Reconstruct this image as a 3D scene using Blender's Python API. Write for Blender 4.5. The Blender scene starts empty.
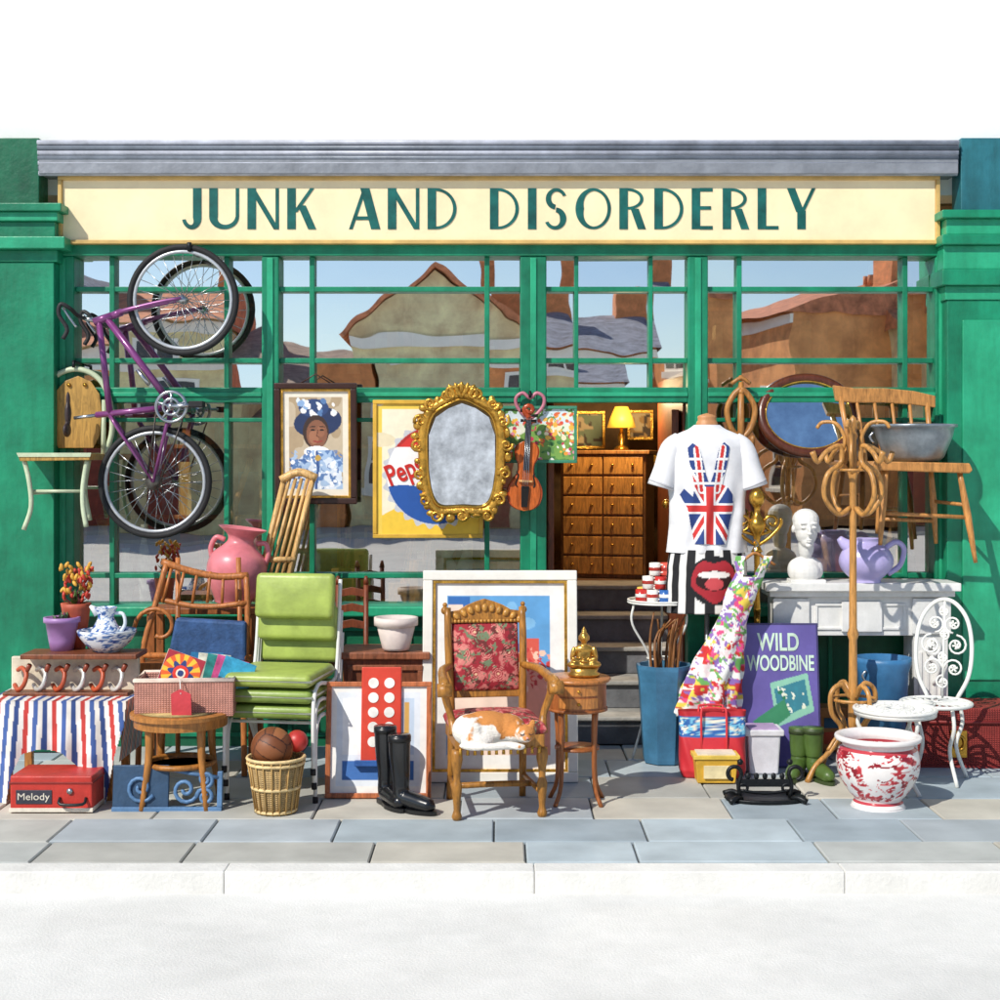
import bpy, math, random
import numpy as np
from mathutils import Vector, Matrix, Euler
random.seed(7)
F=1440.;D=9.;H=1.8;HR=457.
scene=bpy.context.scene
def S(Y): return F/(D+Y)
def YR(row): return F*H/(row-HR)-D
def hx(h,k=1.0):
    o=[]
    for i in (0,2,4):
        c=int(h[i:i+2],16)/255.
        o.append((c/12.92 if c<=.04045 else ((c+.055)/1.055)**2.4)*k)
    return tuple(o)
# ---------------------------------------------------------------- materials
_m={}
def nodes(name):
    m=bpy.data.materials.new(name);m.use_nodes=True
    nt=m.node_tree;b=nt.nodes['Principled BSDF'];return m,nt,b
def M(h,rough=.5,metal=0.,var=.18,scale=6.,bump=.15,bs=60.,kind='n',coat=0.,grime=0.):
    key=(h,rough,metal,var,scale,bump,bs,kind,coat,grime)
    if key in _m:return _m[key]
    m,nt,b=nodes('paint_'+h+'_'+str(len(_m)));c=hx(h)
    N=nt.nodes;Lk=nt.links
    tc=N.new('ShaderNodeTexCoord');mp=N.new('ShaderNodeMapping');Lk.new(tc.outputs['Object'],mp.inputs[0])
    no=N.new('ShaderNodeTexNoise');no.inputs['Scale'].default_value=scale;no.inputs['Detail'].default_value=4
    no.inputs['Roughness'].default_value=.65
    if kind=='wood':
        mp.inputs['Scale'].default_value=(3,3,.5);no.inputs['Distortion'].default_value=1.5
        no.inputs['Scale'].default_value=scale*2
    Lk.new(mp.outputs[0],no.inputs['Vector'])
    cr=N.new('ShaderNodeValToRGB');e=cr.color_ramp.elements
    e[0].position=.3;e[1].position=.7
    e[0].color=tuple(max(0,x*(1-var*1.6)) for x in c)+(1,);e[1].color=tuple(min(1,x*(1+var)+.01*var) for x in c)+(1,)
    Lk.new(no.outputs[0],cr.inputs[0]);colo=cr.outputs[0]
    if grime:
        ng=N.new('ShaderNodeTexNoise');ng.inputs['Scale'].default_value=1.6;ng.inputs['Detail'].default_value=7;ng.inputs['Roughness'].default_value=.7
        mg=N.new('ShaderNodeMapping');mg.inputs['Scale'].default_value=(5,5,.7);Lk.new(tc.outputs['Object'],mg.inputs[0]);Lk.new(mg.outputs[0],ng.inputs['Vector'])
        rg=N.new('ShaderNodeValToRGB');rg.color_ramp.elements[0].position=.35;rg.color_ramp.elements[0].color=(1-grime,1-grime*.9,1-grime,1);rg.color_ramp.elements[1].position=.6;rg.color_ramp.elements[1].color=(1,1,1,1)
        Lk.new(ng.outputs[0],rg.inputs[0]);mc=N.new('ShaderNodeMix');mc.data_type='RGBA';mc.blend_type='MULTIPLY';mc.inputs[0].default_value=1
        Lk.new(colo,mc.inputs[6]);Lk.new(rg.outputs[0],mc.inputs[7]);colo=mc.outputs[2]
    Lk.new(colo,b.inputs['Base Color'])
    b.inputs['Roughness'].default_value=rough;b.inputs['Metallic'].default_value=metal
    if coat:b.inputs['Coat Weight'].default_value=coat
    if bump>=.1:
        bp=N.new('ShaderNodeBump');bp.inputs['Strength'].default_value=bump;bp.inputs['Distance'].default_value=.01
        if kind=='wicker':
            w=N.new('ShaderNodeTexWave');w.bands_direction='Z';w.inputs['Scale'].default_value=30;w.inputs['Distortion'].default_value=1
            w2=N.new('ShaderNodeTexWave');w2.bands_direction='X';w2.inputs['Scale'].default_value=22
            Lk.new(tc.outputs['Object'],w.inputs['Vector']);Lk.new(tc.outputs['Object'],w2.inputs['Vector'])
            mx=N.new('ShaderNodeMath');mx.operation='MULTIPLY';Lk.new(w.outputs['Fac'],mx.inputs[0]);Lk.new(w2.outputs['Fac'],mx.inputs[1])
            Lk.new(mx.outputs[0],bp.inputs['Height'])
            mc=N.new('ShaderNodeMix');mc.data_type='RGBA';mc.blend_type='MULTIPLY';mc.inputs[0].default_value=.7
            r2=N.new('ShaderNodeValToRGB');r2.color_ramp.elements[0].color=(.35,.35,.35,1);r2.color_ramp.elements[1].position=.5
            Lk.new(mx.outputs[0],r2.inputs[0]);Lk.new(cr.outputs[0],mc.inputs[6]);Lk.new(r2.outputs[0],mc.inputs[7]);Lk.new(mc.outputs[2],b.inputs['Base Color'])
        else:
            n2=N.new('ShaderNodeTexNoise');n2.inputs['Scale'].default_value=bs;n2.inputs['Detail'].default_value=2
            Lk.new(mp.outputs[0],n2.inputs['Vector']);Lk.new(n2.outputs[0],bp.inputs['Height'])
        Lk.new(bp.outputs[0],b.inputs['Normal'])
    _m[key]=m;return m
def W(h,rough=.45,var=.35,scale=6):return M(h,rough,0,var,scale,.1,60,'wood')
def VCm(rough,bump=.1,var=.12,sc=25):
    k=('vc',rough,bump,var,sc)
    if k in _m:return _m[k]
    m,nt,b=nodes('painted_'+str(rough));a=nt.nodes.new('ShaderNodeAttribute');a.attribute_name='Col'
    no=nt.nodes.new('ShaderNodeTexNoise');no.inputs['Scale'].default_value=sc;no.inputs['Detail'].default_value=5
    mr=nt.nodes.new('ShaderNodeMapRange');mr.inputs[3].default_value=1-var;mr.inputs[4].default_value=1+var
    tc=nt.nodes.new('ShaderNodeTexCoord');nt.links.new(tc.outputs['Object'],no.inputs['Vector'])
    vm=nt.nodes.new('ShaderNodeVectorMath');vm.operation='SCALE'
    nt.links.new(no.outputs[0],mr.inputs[0]);nt.links.new(a.outputs['Color'],vm.inputs[0]);nt.links.new(mr.outputs[0],vm.inputs['Scale'])
    nt.links.new(vm.outputs[0],b.inputs['Base Color']);b.inputs['Roughness'].default_value=rough
    if bump:
        bp=nt.nodes.new('ShaderNodeBump');bp.inputs['Strength'].default_value=bump;bp.inputs['Distance'].default_value=.01
        nt.links.new(no.outputs[0],bp.inputs['Height']);nt.links.new(bp.outputs[0],b.inputs['Normal'])
    _m[k]=m;return m
VC=VCm(.6);VCg=VCm(.2,0)
def glassm(name,refl,seed):
    m=bpy.data.materials.new(name);m.use_nodes=True;nt=m.node_tree;nt.nodes.clear();N=nt.nodes;Lk=nt.links
    o=N.new('ShaderNodeOutputMaterial');mx=N.new('ShaderNodeMixShader');mx.inputs[0].default_value=refl
    t=N.new('ShaderNodeBsdfTransparent');t.inputs[0].default_value=(.92,.95,.92,1);g=N.new('ShaderNodeBsdfGlossy');g.inputs['Roughness'].default_value=.01
    g.inputs['Color'].default_value=(1,.98,.95,1)
    tc=N.new('ShaderNodeTexCoord');mp=N.new('ShaderNodeMapping');mp.inputs['Location'].default_value=(seed,0,seed);no=N.new('ShaderNodeTexNoise');no.inputs['Scale'].default_value=3.;no.inputs['Detail'].default_value=1
    bp=N.new('ShaderNodeBump');bp.inputs['Strength'].default_value=1.;bp.inputs['Distance'].default_value=.0008
    Lk.new(tc.outputs['Object'],mp.inputs[0]);Lk.new(mp.outputs[0],no.inputs['Vector']);Lk.new(no.outputs[0],bp.inputs['Height']);Lk.new(bp.outputs[0],g.inputs['Normal'])
    Lk.new(t.outputs[0],mx.inputs[1]);Lk.new(g.outputs[0],mx.inputs[2]);Lk.new(mx.outputs[0],o.inputs[0]);return m
GLASSU=glassm('window_glass_upper',.88,0);GLASSL=glassm('window_glass_lower',.55,4)
# ---------------------------------------------------------------- group / mesh core
cur=None;gx=gy=0.;gk=1.
LM=Matrix.Identity(4)
def G(name,cx,cy,Y=None,rx=0,yaw=0,ry=0):
    """new named object standing / hanging at measured spot"""
    global cur,gx,gy,gk,LM
    if Y is None:Y=YR(cy)
    e=bpy.data.objects.new(name,None);e.empty_display_size=.1;scene.collection.objects.link(e)
    s=S(Y);e.location=((cx-500)/s,Y,H-(cy-HR)/s)
    e.rotation_euler=Euler((math.radians(rx),math.radians(ry),math.radians(yaw)))
    cur=e;gx=cx;gy=cy;gk=1/s;LM=Matrix.Identity(4);return e
def G0(name,loc=(0,0,0),yaw=0):
    global cur,gx,gy,gk,LM
    e=bpy.data.objects.new(name,None);scene.collection.objects.link(e);e.location=loc;e.rotation_euler=(0,0,math.radians(yaw));cur=e
    gx=500;gy=HR+H*160;gk=1/160;LM=Matrix.Identity(4);return e
def L(px,py,y=0):return Vector(((px-gx)*gk,y,(gy-py)*gk))
def add(name,vs,fs,mat,smooth=False,bevel=0,sub=0,cols=None,solid=0):
    me=bpy.data.meshes.new(name)
    if LM!=Matrix.Identity(4):vs=[LM@Vector(v) for v in vs]
    me.from_pydata([tuple(v) for v in vs],[],fs)
    me.materials.append(mat)
    if smooth:me.polygons.foreach_set('use_smooth',[True]*len(me.polygons))
    if cols is not None:
        a=me.color_attributes.new('Col','FLOAT_COLOR','POINT')
        c=np.ones((len(vs),4),dtype=np.float32);c[:,:3]=np.asarray(cols).reshape(-1,3);a.data.foreach_set('color',c.ravel())
    me.update()
    o=bpy.data.objects.new(name,me);scene.collection.objects.link(o);o.parent=cur
    if solid:
        md=o.modifiers.new('s','SOLIDIFY');md.thickness=solid
    if bevel:
        md=o.modifiers.new('b','BEVEL');md.width=bevel;md.segments=2;md.limit_method='ANGLE'
    return o
def box(n,x0,x1,y0,y1,z0,z1,mat,bevel=.004,taper=0):
    if x0>x1:x0,x1=x1,x0
    if y0>y1:y0,y1=y1,y0
    if z0>z1:z0,z1=z1,z0
    t=taper
    v=[(x0+t,y0+t,z0),(x1-t,y0+t,z0),(x1-t,y1-t,z0),(x0+t,y1-t,z0),(x0,y0,z1),(x1,y0,z1),(x1,y1,z1),(x0,y1,z1)]
    f=[(0,3,2,1),(4,5,6,7),(0,1,5,4),(1,2,6,5),(2,3,7,6),(3,0,4,7)]
    return add(n,v,f,mat,bevel=bevel)
def bp(n,x0,r0,x1,r1,ya,yb,mat,bevel=.004,taper=0):
    a=L(x0,r1);b=L(x1,r0);return box(n,a.x,b.x,ya,yb,a.z,b.z,mat,bevel,taper)
def cat(pts,rs,n,closed=False):
    P=[Vector(p) for p in pts];m=len(P);o=[];ro=[]
    rng=range(m if closed else m-1)
    for i in rng:
        p1=P[i];p2=P[(i+1)%m];p0=P[i-1] if (closed or i>0) else p1*2-p2
        p3=P[(i+2)%m] if (closed or i+2<m) else p2*2-p1
        for k in range(n):
            t=k/n;t2=t*t;t3=t2*t
            o.append(.5*((2*p1)+(p2-p0)*t+(2*p0-5*p1+4*p2-p3)*t2+(3*p1-p0-3*p2+p3)*t3))
            ro.append(rs[i]*(1-t)+rs[(i+1)%m]*t)
    if not closed:o.append(P[-1]);ro.append(rs[-1])
    return o,ro
def tube(n,pts,r,mat,seg=8,closed=False,sm=0,flat=1.,smooth=True):
    rs=list(r) if isinstance(r,(list,tuple)) else [r]*len(pts)
    pts=[Vector(p) for p in pts]
    if sm:pts,rs=cat(pts,rs,sm,closed)
    m=len(pts);vs=[];fs=[];up=None
    for i in range(m):
        a=pts[i-1] if (closed or i>0) else pts[i];b=pts[(i+1)%m] if (closed or i<m-1) else pts[i]
        t=(b-a)
        t=t.normalized() if t.length>1e-9 else Vector((0,0,1))
        if up is None:
            up=Vector((0,1,0)) if abs(t.y)<.9 else Vector((1,0,0))
        u=(up-t*up.dot(t));u=u.normalized() if u.length>1e-6 else t.orthogonal().normalized()
        up=u;w=t.cross(u)
        for k in range(seg):
            an=2*math.pi*k/seg;vs.append(pts[i]+u*math.cos(an)*rs[i]*flat+w*math.sin(an)*rs[i])
    for i in range(m if closed else m-1):
        for k in range(seg):
            a=i*seg+k;b=i*seg+(k+1)%seg;c=((i+1)%m)*seg+(k+1)%seg;d=((i+1)%m)*seg+k;fs.append((a,b,c,d))
    if not closed:
        fs.append(tuple(range(seg))[::-1]);fs.append(tuple((m-1)*seg+k for k in range(seg)))
    return add(n,vs,fs,mat,smooth=smooth)
def tp(n,pts,r,mat,sm=0,closed=False,seg=8,flat=1.):
    q=[L(p[0],p[1],p[2] if len(p)>2 else 0) for p in pts]
    r=[x*gk for x in r] if isinstance(r,(list,tuple)) else r*gk
    return tube(n,q,r,mat,seg,closed,sm,flat)
def lathe(n,c,prof,mat,seg=32,sm=0,colf=None,sy=1.,smooth=True,ang=0):
    if sm:
        q,_=cat([(p[0],0,p[1]) for p in prof],[0]*len(prof),sm);prof=[(max(p.x,0),p.z) for p in q]
    vs=[];fs=[];m=len(prof);A=[];Z=[]
    for (r,z) in prof:
        for k in range(seg):
            a=2*math.pi*k/seg+ang;vs.append((c[0]+r*math.cos(a),c[1]+r*math.sin(a)*sy,c[2]+z));A.append(a);Z.append(z)
    for i in range(m-1):
        for k in range(seg):
            a=i*seg+k;b=i*seg+(k+1)%seg;fs.append((a,b,b+seg,a+seg))
    if prof[0][0]>1e-4:fs.append(tuple(range(seg))[::-1])
    if prof[-1][0]>1e-4:fs.append(tuple((m-1)*seg+k for k in range(seg)))
    cols=colf(np.array(A),np.array(Z)) if colf else None
    return add(n,vs,fs,mat,smooth=smooth,cols=cols)
def lp(n,cx,prof,mat,y=0,seg=32,sm=0,colf=None,sy=1.,ang=0,smooth=True):
    c=L(cx,gy,y);return lathe(n,c,[(r*gk,(gy-row)*gk) for r,row in prof],mat,seg,sm,colf,sy,smooth,ang)
def ext(n,poly,ya,yb,mat,bevel=0.,smooth=False):
    m=len(poly);vs=[(p[0],ya,p[1]) for p in poly]+[(p[0],yb,p[1]) for p in poly]
    ar=sum(poly[i][0]*poly[(i+1)%m][1]-poly[(i+1)%m][0]*poly[i][1] for i in range(m))
    fs=[tuple(range(m)),tuple(range(m,2*m))[::-1]]+[(i,i+m,(i+1)%m+m,(i+1)%m) for i in range(m)]
    if ar<0:fs=[f[::-1] for f in fs]
    return add(n,vs,fs,mat,bevel=bevel,smooth=smooth)
def ep(n,poly,ya,yb,mat,bevel=0.):
    q=[L(p[0],p[1]) for p in poly];return ext(n,[(v.x,v.z) for v in q],ya,yb,mat,bevel)
def ico(c,r,rot=None,nu=16,nv=10):
    vs=[];fs=[]
    if not isinstance(r,(tuple,list)):r=(r,r,r)
    for j in range(nv+1):
        th=math.pi*j/nv
        for i in range(nu):
            ph=2*math.pi*i/nu
            v=Vector((r[0]*math.sin(th)*math.cos(ph),r[1]*math.sin(th)*math.sin(ph),r[2]*math.cos(th)))
            if rot:v=Euler([math.radians(a) for a in rot]).to_matrix()@v
            vs.append(v+Vector(c))
    for j in range(nv):
        for i in range(nu):
            a=j*nu+i;b=j*nu+(i+1)%nu
            fs.append((a,a+nu,b+nu,b))
    return vs,fs
def balls(n,lst,mat,nu=16,nv=10,colf=None):
    V=[];Fs=[]
    for it in lst:
        v,f=ico(it[0],it[1],it[2] if len(it)>2 else None,nu,nv);o=len(V);V+=v;Fs+=[tuple(a+o for a in q) for q in f]
    return add(n,V,Fs,mat,smooth=True,cols=colf(V) if colf else None)
def blob(n,lst,mat,vox=.006,it=4):
    o=balls(n,lst,mat)
    md=o.modifiers.new('r','REMESH');md.mode='VOXEL';md.voxel_size=vox;md.use_smooth_shade=True
    if it:
        md=o.modifiers.new('sm','SMOOTH');md.iterations=it;md.factor=.5
    return o
# ------------------------------------------------------------- raster painting (vertex colours)
def vn(x,y,s,seed=0):
    x=x/s;y=y/s;xi=np.floor(x).astype(int);yi=np.floor(y).astype(int);fx=x-xi;fy=y-yi
    def h(a,b):
        v=np.sin(a*127.1+b*311.7+seed*74.7)*43758.5453;return v-np.floor(v)
    fx=fx*fx*(3-2*fx);fy=fy*fy*(3-2*fy)
    return (h(xi,yi)*(1-fx)+h(xi+1,yi)*fx)*(1-fy)+(h(xi,yi+1)*(1-fx)+h(xi+1,yi+1)*fx)*fy
def wn(x,y,s,seed=0):
    """warped noise: rounder, leafier patches"""
    dx=(vn(x,y,s*.7,seed+11)-.5)*s*1.3;dy=(vn(x,y,s*.7,seed+23)-.5)*s*1.3
    c,sn=.8,.6;x2=x+dx;y2=y+dy
    return .65*vn(x2*c-y2*sn,x2*sn+y2*c,s,seed)+.35*vn(x2,y2,s*.45,seed+5)
class Ras:
    def __init__(s,x,y):s.x=x;s.y=y;s.c=np.zeros(x.shape+(3,));s.clip=None
    def m(s,mask,h):
        if s.clip is not None:mask=mask&s.clip
        s.c[mask]=hx(h) if isinstance(h,str) else h
    def bg(s,h):s.c[:]=hx(h)
    def e(s,cx,cy,rx,ry,h,a=0):
        a=math.radians(a);dx=s.x-cx;dy=s.y-cy;u=dx*math.cos(a)+dy*math.sin(a);v=-dx*math.sin(a)+dy*math.cos(a)
        k=(u/rx)**2+(v/ry)**2<1
        if h is None:return k
        s.m(k,h);return k
    def r(s,x0,y0,x1,y1,h):s.m((s.x>=x0)&(s.x<x1)&(s.y>=y0)&(s.y<y1),h)
    def pm(s,poly):
        ins=np.zeros(s.x.shape,bool);n=len(poly);j=n-1
        for i in range(n):
            xi,yi=poly[i];xj,yj=poly[j]
            if yi!=yj:
                ins^=((yi>s.y)!=(yj>s.y))&(s.x<(xj-xi)*(s.y-yi)/(yj-yi)+xi)
            j=i
        return ins
    def p(s,poly,h):s.m(s.pm(poly),h)
    def l(s,pts,w,h):
        for a,b in zip(pts[:-1],pts[1:]):
            dx=b[0]-a[0];dy=b[1]-a[1];q=dx*dx+dy*dy+1e-9
            t=np.clip(((s.x-a[0])*dx+(s.y-a[1])*dy)/q,0,1)
            s.m((s.x-a[0]-t*dx)**2+(s.y-a[1]-t*dy)**2<(w/2)**2,h)
    def dots(s,n,x0,y0,x1,y1,r0,r1,hs,seed=1):
        R=random.Random(seed)
        for i in range(n):
            s.e(R.uniform(x0,x1),R.uniform(y0,y1),R.uniform(r0,r1),R.uniform(r0,r1),R.choice(hs),R.uniform(0,180))
    def n(s,sc,th,h,seed=0):s.m(vn(s.x,s.y,sc,seed)>th,h)
    def shade(s,sc,k,seed=0):s.c*=(1+k*(vn(s.x,s.y,sc,seed)-.5))[...,None]
def pic(n,x0,y0,x1,y1,fn,y=0,step=.8,mat=None,mask=None,yf=None,solid=0,smooth=False,pf=None):
    nx=max(2,int((x1-x0)/step)+1);ny=max(2,int((y1-y0)/step)+1)
    X,Yp=np.meshgrid(np.linspace(x0,x1,nx),np.linspace(y0,y1,ny))
    R=Ras(X,Yp);fn(R);yy=np.full(X.shape,float(y))
    if yf is not None:yy=yy+yf(X,Yp)
    if pf is None:V=np.stack([(X-gx)*gk,yy,(gy-Yp)*gk],-1).reshape(-1,3)
    else:V=pf(X,Yp,yy).reshape(-1,3)
    mk=np.ones(X.shape,bool) if mask is None else (mask(R) if callable(mask) else R.pm(mask))
    fs=[]
    for j in range(ny-1):
        for i in range(nx-1):
            if mk[j,i] and mk[j+1,i+1]:
                a=j*nx+i;fs.append((a,a+nx,a+nx+1,a+1))
    return add(n,V.tolist(),fs,mat or VC,cols=R.c,solid=solid,smooth=smooth)
def frame(n,x0,y0,x1,y1,b,ya,yb,mat,bevel=.004):
    bp(n+'_top',x0,y0,x1,y0+b,ya,yb,mat,bevel);bp(n+'_bottom',x0,y1-b,x1,y1,ya,yb,mat,bevel)
    bp(n+'_left',x0,y0+b,x0+b,y1-b,ya+.001,yb,mat,bevel);bp(n+'_right',x1-b,y0+b,x1,y1-b,ya+.001,yb,mat,bevel)
def spiral(cx,cy,r0,r1,turns,a0=0,n=18):
    o=[]
    for i in range(n+1):
        t=i/n;a=math.radians(a0)+t*turns*2*math.pi;r=r0+(r1-r0)*t;o.append((cx+r*math.cos(a),cy+r*math.sin(a)))
    return o
def text(n,s,x0,y0,x1,y1,y,mat,depth=.004,off=.0,rot=0):
    cu=bpy.data.curves.new(n,'FONT');cu.body=s;cu.extrude=.02;cu.offset=off;cu.align_x='CENTER'
    o=bpy.data.objects.new(n,cu);scene.collection.objects.link(o);bpy.context.view_layer.update()
    me=bpy.data.meshes.new_from_object(o.evaluated_get(bpy.context.evaluated_depsgraph_get()))
    bpy.data.objects.remove(o)
    v=np.array([q.co[:] for q in me.vertices]);mn=v.min(0);mx=v.max(0);a=L(x0,y1);b=L(x1,y0)
    u=(v[:,0]-mn[0])/(mx[0]-mn[0])-.5;w=(v[:,1]-mn[1])/(mx[1]-mn[1])-.5
    wx=(b.x-a.x)*u;wz=(b.z-a.z)*w;c=math.cos(math.radians(rot));sn=math.sin(math.radians(rot))
    X=(a.x+b.x)/2+wx*c-wz*sn;Z=(a.z+b.z)/2+wx*sn+wz*c;Yv=y-np.where(v[:,2]>0,depth,0)
    for i,q in enumerate(me.vertices):q.co=(X[i],Yv[i],Z[i])
    me.materials.clear();me.materials.append(mat)
    ob=bpy.data.objects.new(n,me);scene.collection.objects.link(ob);ob.parent=cur;return ob
# ================================================================= MATERIALS
GREEN=M('118a64',.42,0,.25,2.5,.25,30,grime=.28);GREEND=M('0c6a49',.45,0,.25,3,.25,30,grime=.35);GREENL=M('2aa87c',.4,0,.2,3,.2,30,grime=.25)
GOLD=M('d9a545',.3,.75,.3,20,.4,90);BRASS=M('c9993f',.25,.9,.2,10,.1)
WHITE=M('e9e7e0',.45,0,.08,5,.08);IRONW=M('e8e8e2',.35,0,.08,5,.05);BLACK=M('17181a',.35,0,.2,8,.1)
STEEL=M('b9bdc2',.25,.9,.1,8,.05);OAK=W('b87a3c');OAKL=W('d9a566');MAH=W('7a3a1c');DARKW=W('4a2817');PINE=W('dcb070')
RUB=M('1b1b1d',.7,0,.2,8,.1);IRONB=M('1d2023',.45,.5,.2,10,.2)
# ================================================================= GROUND
G0('ground');gm=M('6d6f6b',.9,0,.15,.5,.2)
add('ground_sheet',[(-300,-300,-.16),(300,-300,-.16),(300,300,-.16),(-300,300,-.16)],[(0,1,2,3)],gm)
G0('road');rm=M('e2e1dd',.85,0,.08,1.2,.3,90,grime=.05)
add('road_sheet',[(-60,-22,-.1),(60,-22,-.1),(60,-2.72,-.1),(-60,-2.72,-.1)],[(0,1,2,3)],rm)
def slabs(name,xa,xb,rows,z,th,seed,cols):
    R=random.Random(seed);V=[];Fs=[];C=[]
    for (ya,yb) in rows:
        x=xa-R.uniform(0,.8)
        while x<xb:
            w=R.uniform(.5,.86);g=.0045
            c=np.array(hx(R.choice(cols)))*R.uniform(.9,1.1);dz=R.uniform(-.003,.003)
            x0=x+g;x1=x+w-g;y0=ya+g;y1=yb-g;o=len(V);b=.006;zt=z+dz
            V+=[(x0,y0,z-th),(x1,y0,z-th),(x1,y1,z-th),(x0,y1,z-th),(x0,y0,zt-b),(x1,y0,zt-b),(x1,y1,zt-b),(x0,y1,zt-b),(x0+b,y0+b,zt),(x1-b,y0+b,zt),(x1-b,y1-b,zt),(x0+b,y1-b,zt)]
            for a in (0,4):
                for k in range(4):Fs.append((o+a+k,o+a+(k+1)%4,o+a+4+(k+1)%4,o+a+4+k))
            Fs.append((o+8,o+9,o+10,o+11));C+=[c]*12;x+=w
    return V,Fs,C
G0('pavement')
PAVM=VCm(.85,.4,.38,3.5)
mort=M('5f6364',.95,0,.2,20,.3)
add('mortar_bed',[(-14,-2.62,-.014),(14,-2.62,-.014),(14,.02,-.014),(-14,.02,-.014)],[(0,1,2,3)],mort)
V,Fs,C=slabs('s',-12,12,[(-2.6,-2.26),(-2.26,-1.84),(-1.84,-1.4),(-1.4,-.9),(-.9,-.45),(-.45,0)],0,.03,5,['a9b5ba','9eabb2','b2b5b1','bab6aa','a6aeb2','b0b0a9'])
add('paving_slabs',V,Fs,PAVM,cols=C)
G0('kerb')
for i in range(18):
    box('kerb_stone',-12+i*1.35+.001,-12+(i+1)*1.35-.001,-2.74,-2.605,-.16,-.002,M('e0dfda',.8,0,.08,4,.3),.006)
G0('far_pavement');box('slab',-60,60,-24.6,-22,-.16,0,M('c5c3bb',.85,0,.1,2,.2),.01)
# ================================================================= SHOP BUILDING
G0('shop_building')
UP=M('f6f5f2',.85,0,.04,1.5,.2,25)
gy=HR+H*160
zt=L(0,176).z
box('upper_wall',-3.3,3.3,.0,.3,zt-.12,7.2,UP,0)
box('side_wall_left',-3.3,-3.12,.3,6,0,7.2,UP,0);box('side_wall_right',3.12,3.3,.3,6,0,7.2,UP,0)
box('back_wall',-3.12,3.12,5.8,6,0,7.2,M('5a4636',.8),0)
box('roof',-3.4,3.4,-.2,6.2,7.2,7.35,M('565b60',.8),0)
box('ceiling',-3.12,3.12,.3,5.8,3.42,3.5,M('9c8468',.8),0)
IW=M('6b4c33',.8,0,.4,3,.1)
box('room_floor',-3.12,-.35,.12,5.8,.0,.86,IW,0)
box('room_floor_right',1.2,3.12,.12,5.8,.0,.86,IW,0);box('room_floor_back',-.35,1.2,1.5,5.8,0,.9,IW,0)
box('room_partition',-3.12,3.12,3.2,3.3,.86,3.42,M('8a6a44',.8,0,.5,2,.1),0)
for sgn,xa,xb in ((-1,-30,58),(1,941,1030)):
    Yp=-.2
    G0('pilaster')
    gk=1/S(Yp);gy=HR+H*S(Yp)
    xa2,xb2=xa,xb
    bp('shaft',xa2+6,262 if sgn<0 else 300,xb2-4 if sgn<0 else xb2,700,Yp,.0,GREEN,.006)
    bp('plinth',xa2,700,xb2+3,gy-.5,Yp-.04,.0,GREEND,.01)
    if sgn<0:
        bp('upper_block',xa2,137,38,205,Yp+.02,0,GREEND,.006)
        for i,(r0,r1,w,yy) in enumerate([(205,213,14,.08),(213,222,9,.05),(222,238,5,.02),(238,250,12,.07),(250,262,2,.01)]):
            bp('capital_%d'%i,xa2,r0,56+w-(5 if i<3 else 0),r1,Yp-yy,0,GREENL if i%2 else GREEN,.006)
    else:
        bp('upper_block',962,137,xb2,212,Yp+.02,0,M('2a7683',.5,0,.2,3,.2,grime=.3),.006)
        for i,(r0,r1,w,yy) in enumerate([(212,220,9,.09),(220,236,3,.05),(236,246,8,.07),(246,270,5,.03),(270,286,7,.05),(286,300,2,.01)]):
            bp('capital_%d'%i,947-w,r0,xb2,r1,Yp-yy,0,GREENL if i%2 else GREEN,.006)
        bp('panel_inset',962,320,xb2,680,Yp-.012,Yp,GREENL,.006)
G0('cornice')
gk=1/S(-.25);gy=HR+H*S(-.25)
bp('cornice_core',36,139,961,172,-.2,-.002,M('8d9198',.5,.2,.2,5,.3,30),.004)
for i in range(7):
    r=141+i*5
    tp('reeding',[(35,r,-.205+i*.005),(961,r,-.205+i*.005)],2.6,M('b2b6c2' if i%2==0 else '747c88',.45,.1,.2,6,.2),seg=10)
# ---- windows
G0('shop_window')
def vb(x,r0,r1,w=5,ya=-.05,mat=GREEN):bp('glazing_bar',x-w/2,r0,x+w/2,r1,ya,.02,mat,.004)
def hb(r,x0,x1,w=5,ya=-.046,mat=GREEN):bp('glazing_bar',x0,r-w/2,x1,r+w/2,ya,.02,mat,.004)
bp('head_rail',56,243,944,258,-.1,.06,GREEN,.008)
for x0,x1 in ((56,78),(264,281),(520,546),(686,706),(931,944)):
    bp('post',x0,258,x1,745.5,-.09,.06,GREEN,.008)
    bp('post_bead',(x0+x1)/2-3,260,(x0+x1)/2+3,600,-.1,-.088,GREENL,.003)
bays=[(78,264,[114,228]),(281,520,[313,487]),(546,686,[576,650]),(706,931,[738,903])]
def pane(n,x0,r0,x1,r1,y,mat,seed):
    R=random.Random(seed);a=L(x0,r1);b=L(x1,r0);d=[R.uniform(-.004,.004) for _ in range(2)]
    add(n,[(a.x,y+d[0],a.z),(b.x,y-d[0],a.z),(b.x,y-d[0]+d[1],b.z),(a.x,y+d[0]+d[1],b.z)],[(0,1,2,3)],mat)
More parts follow.
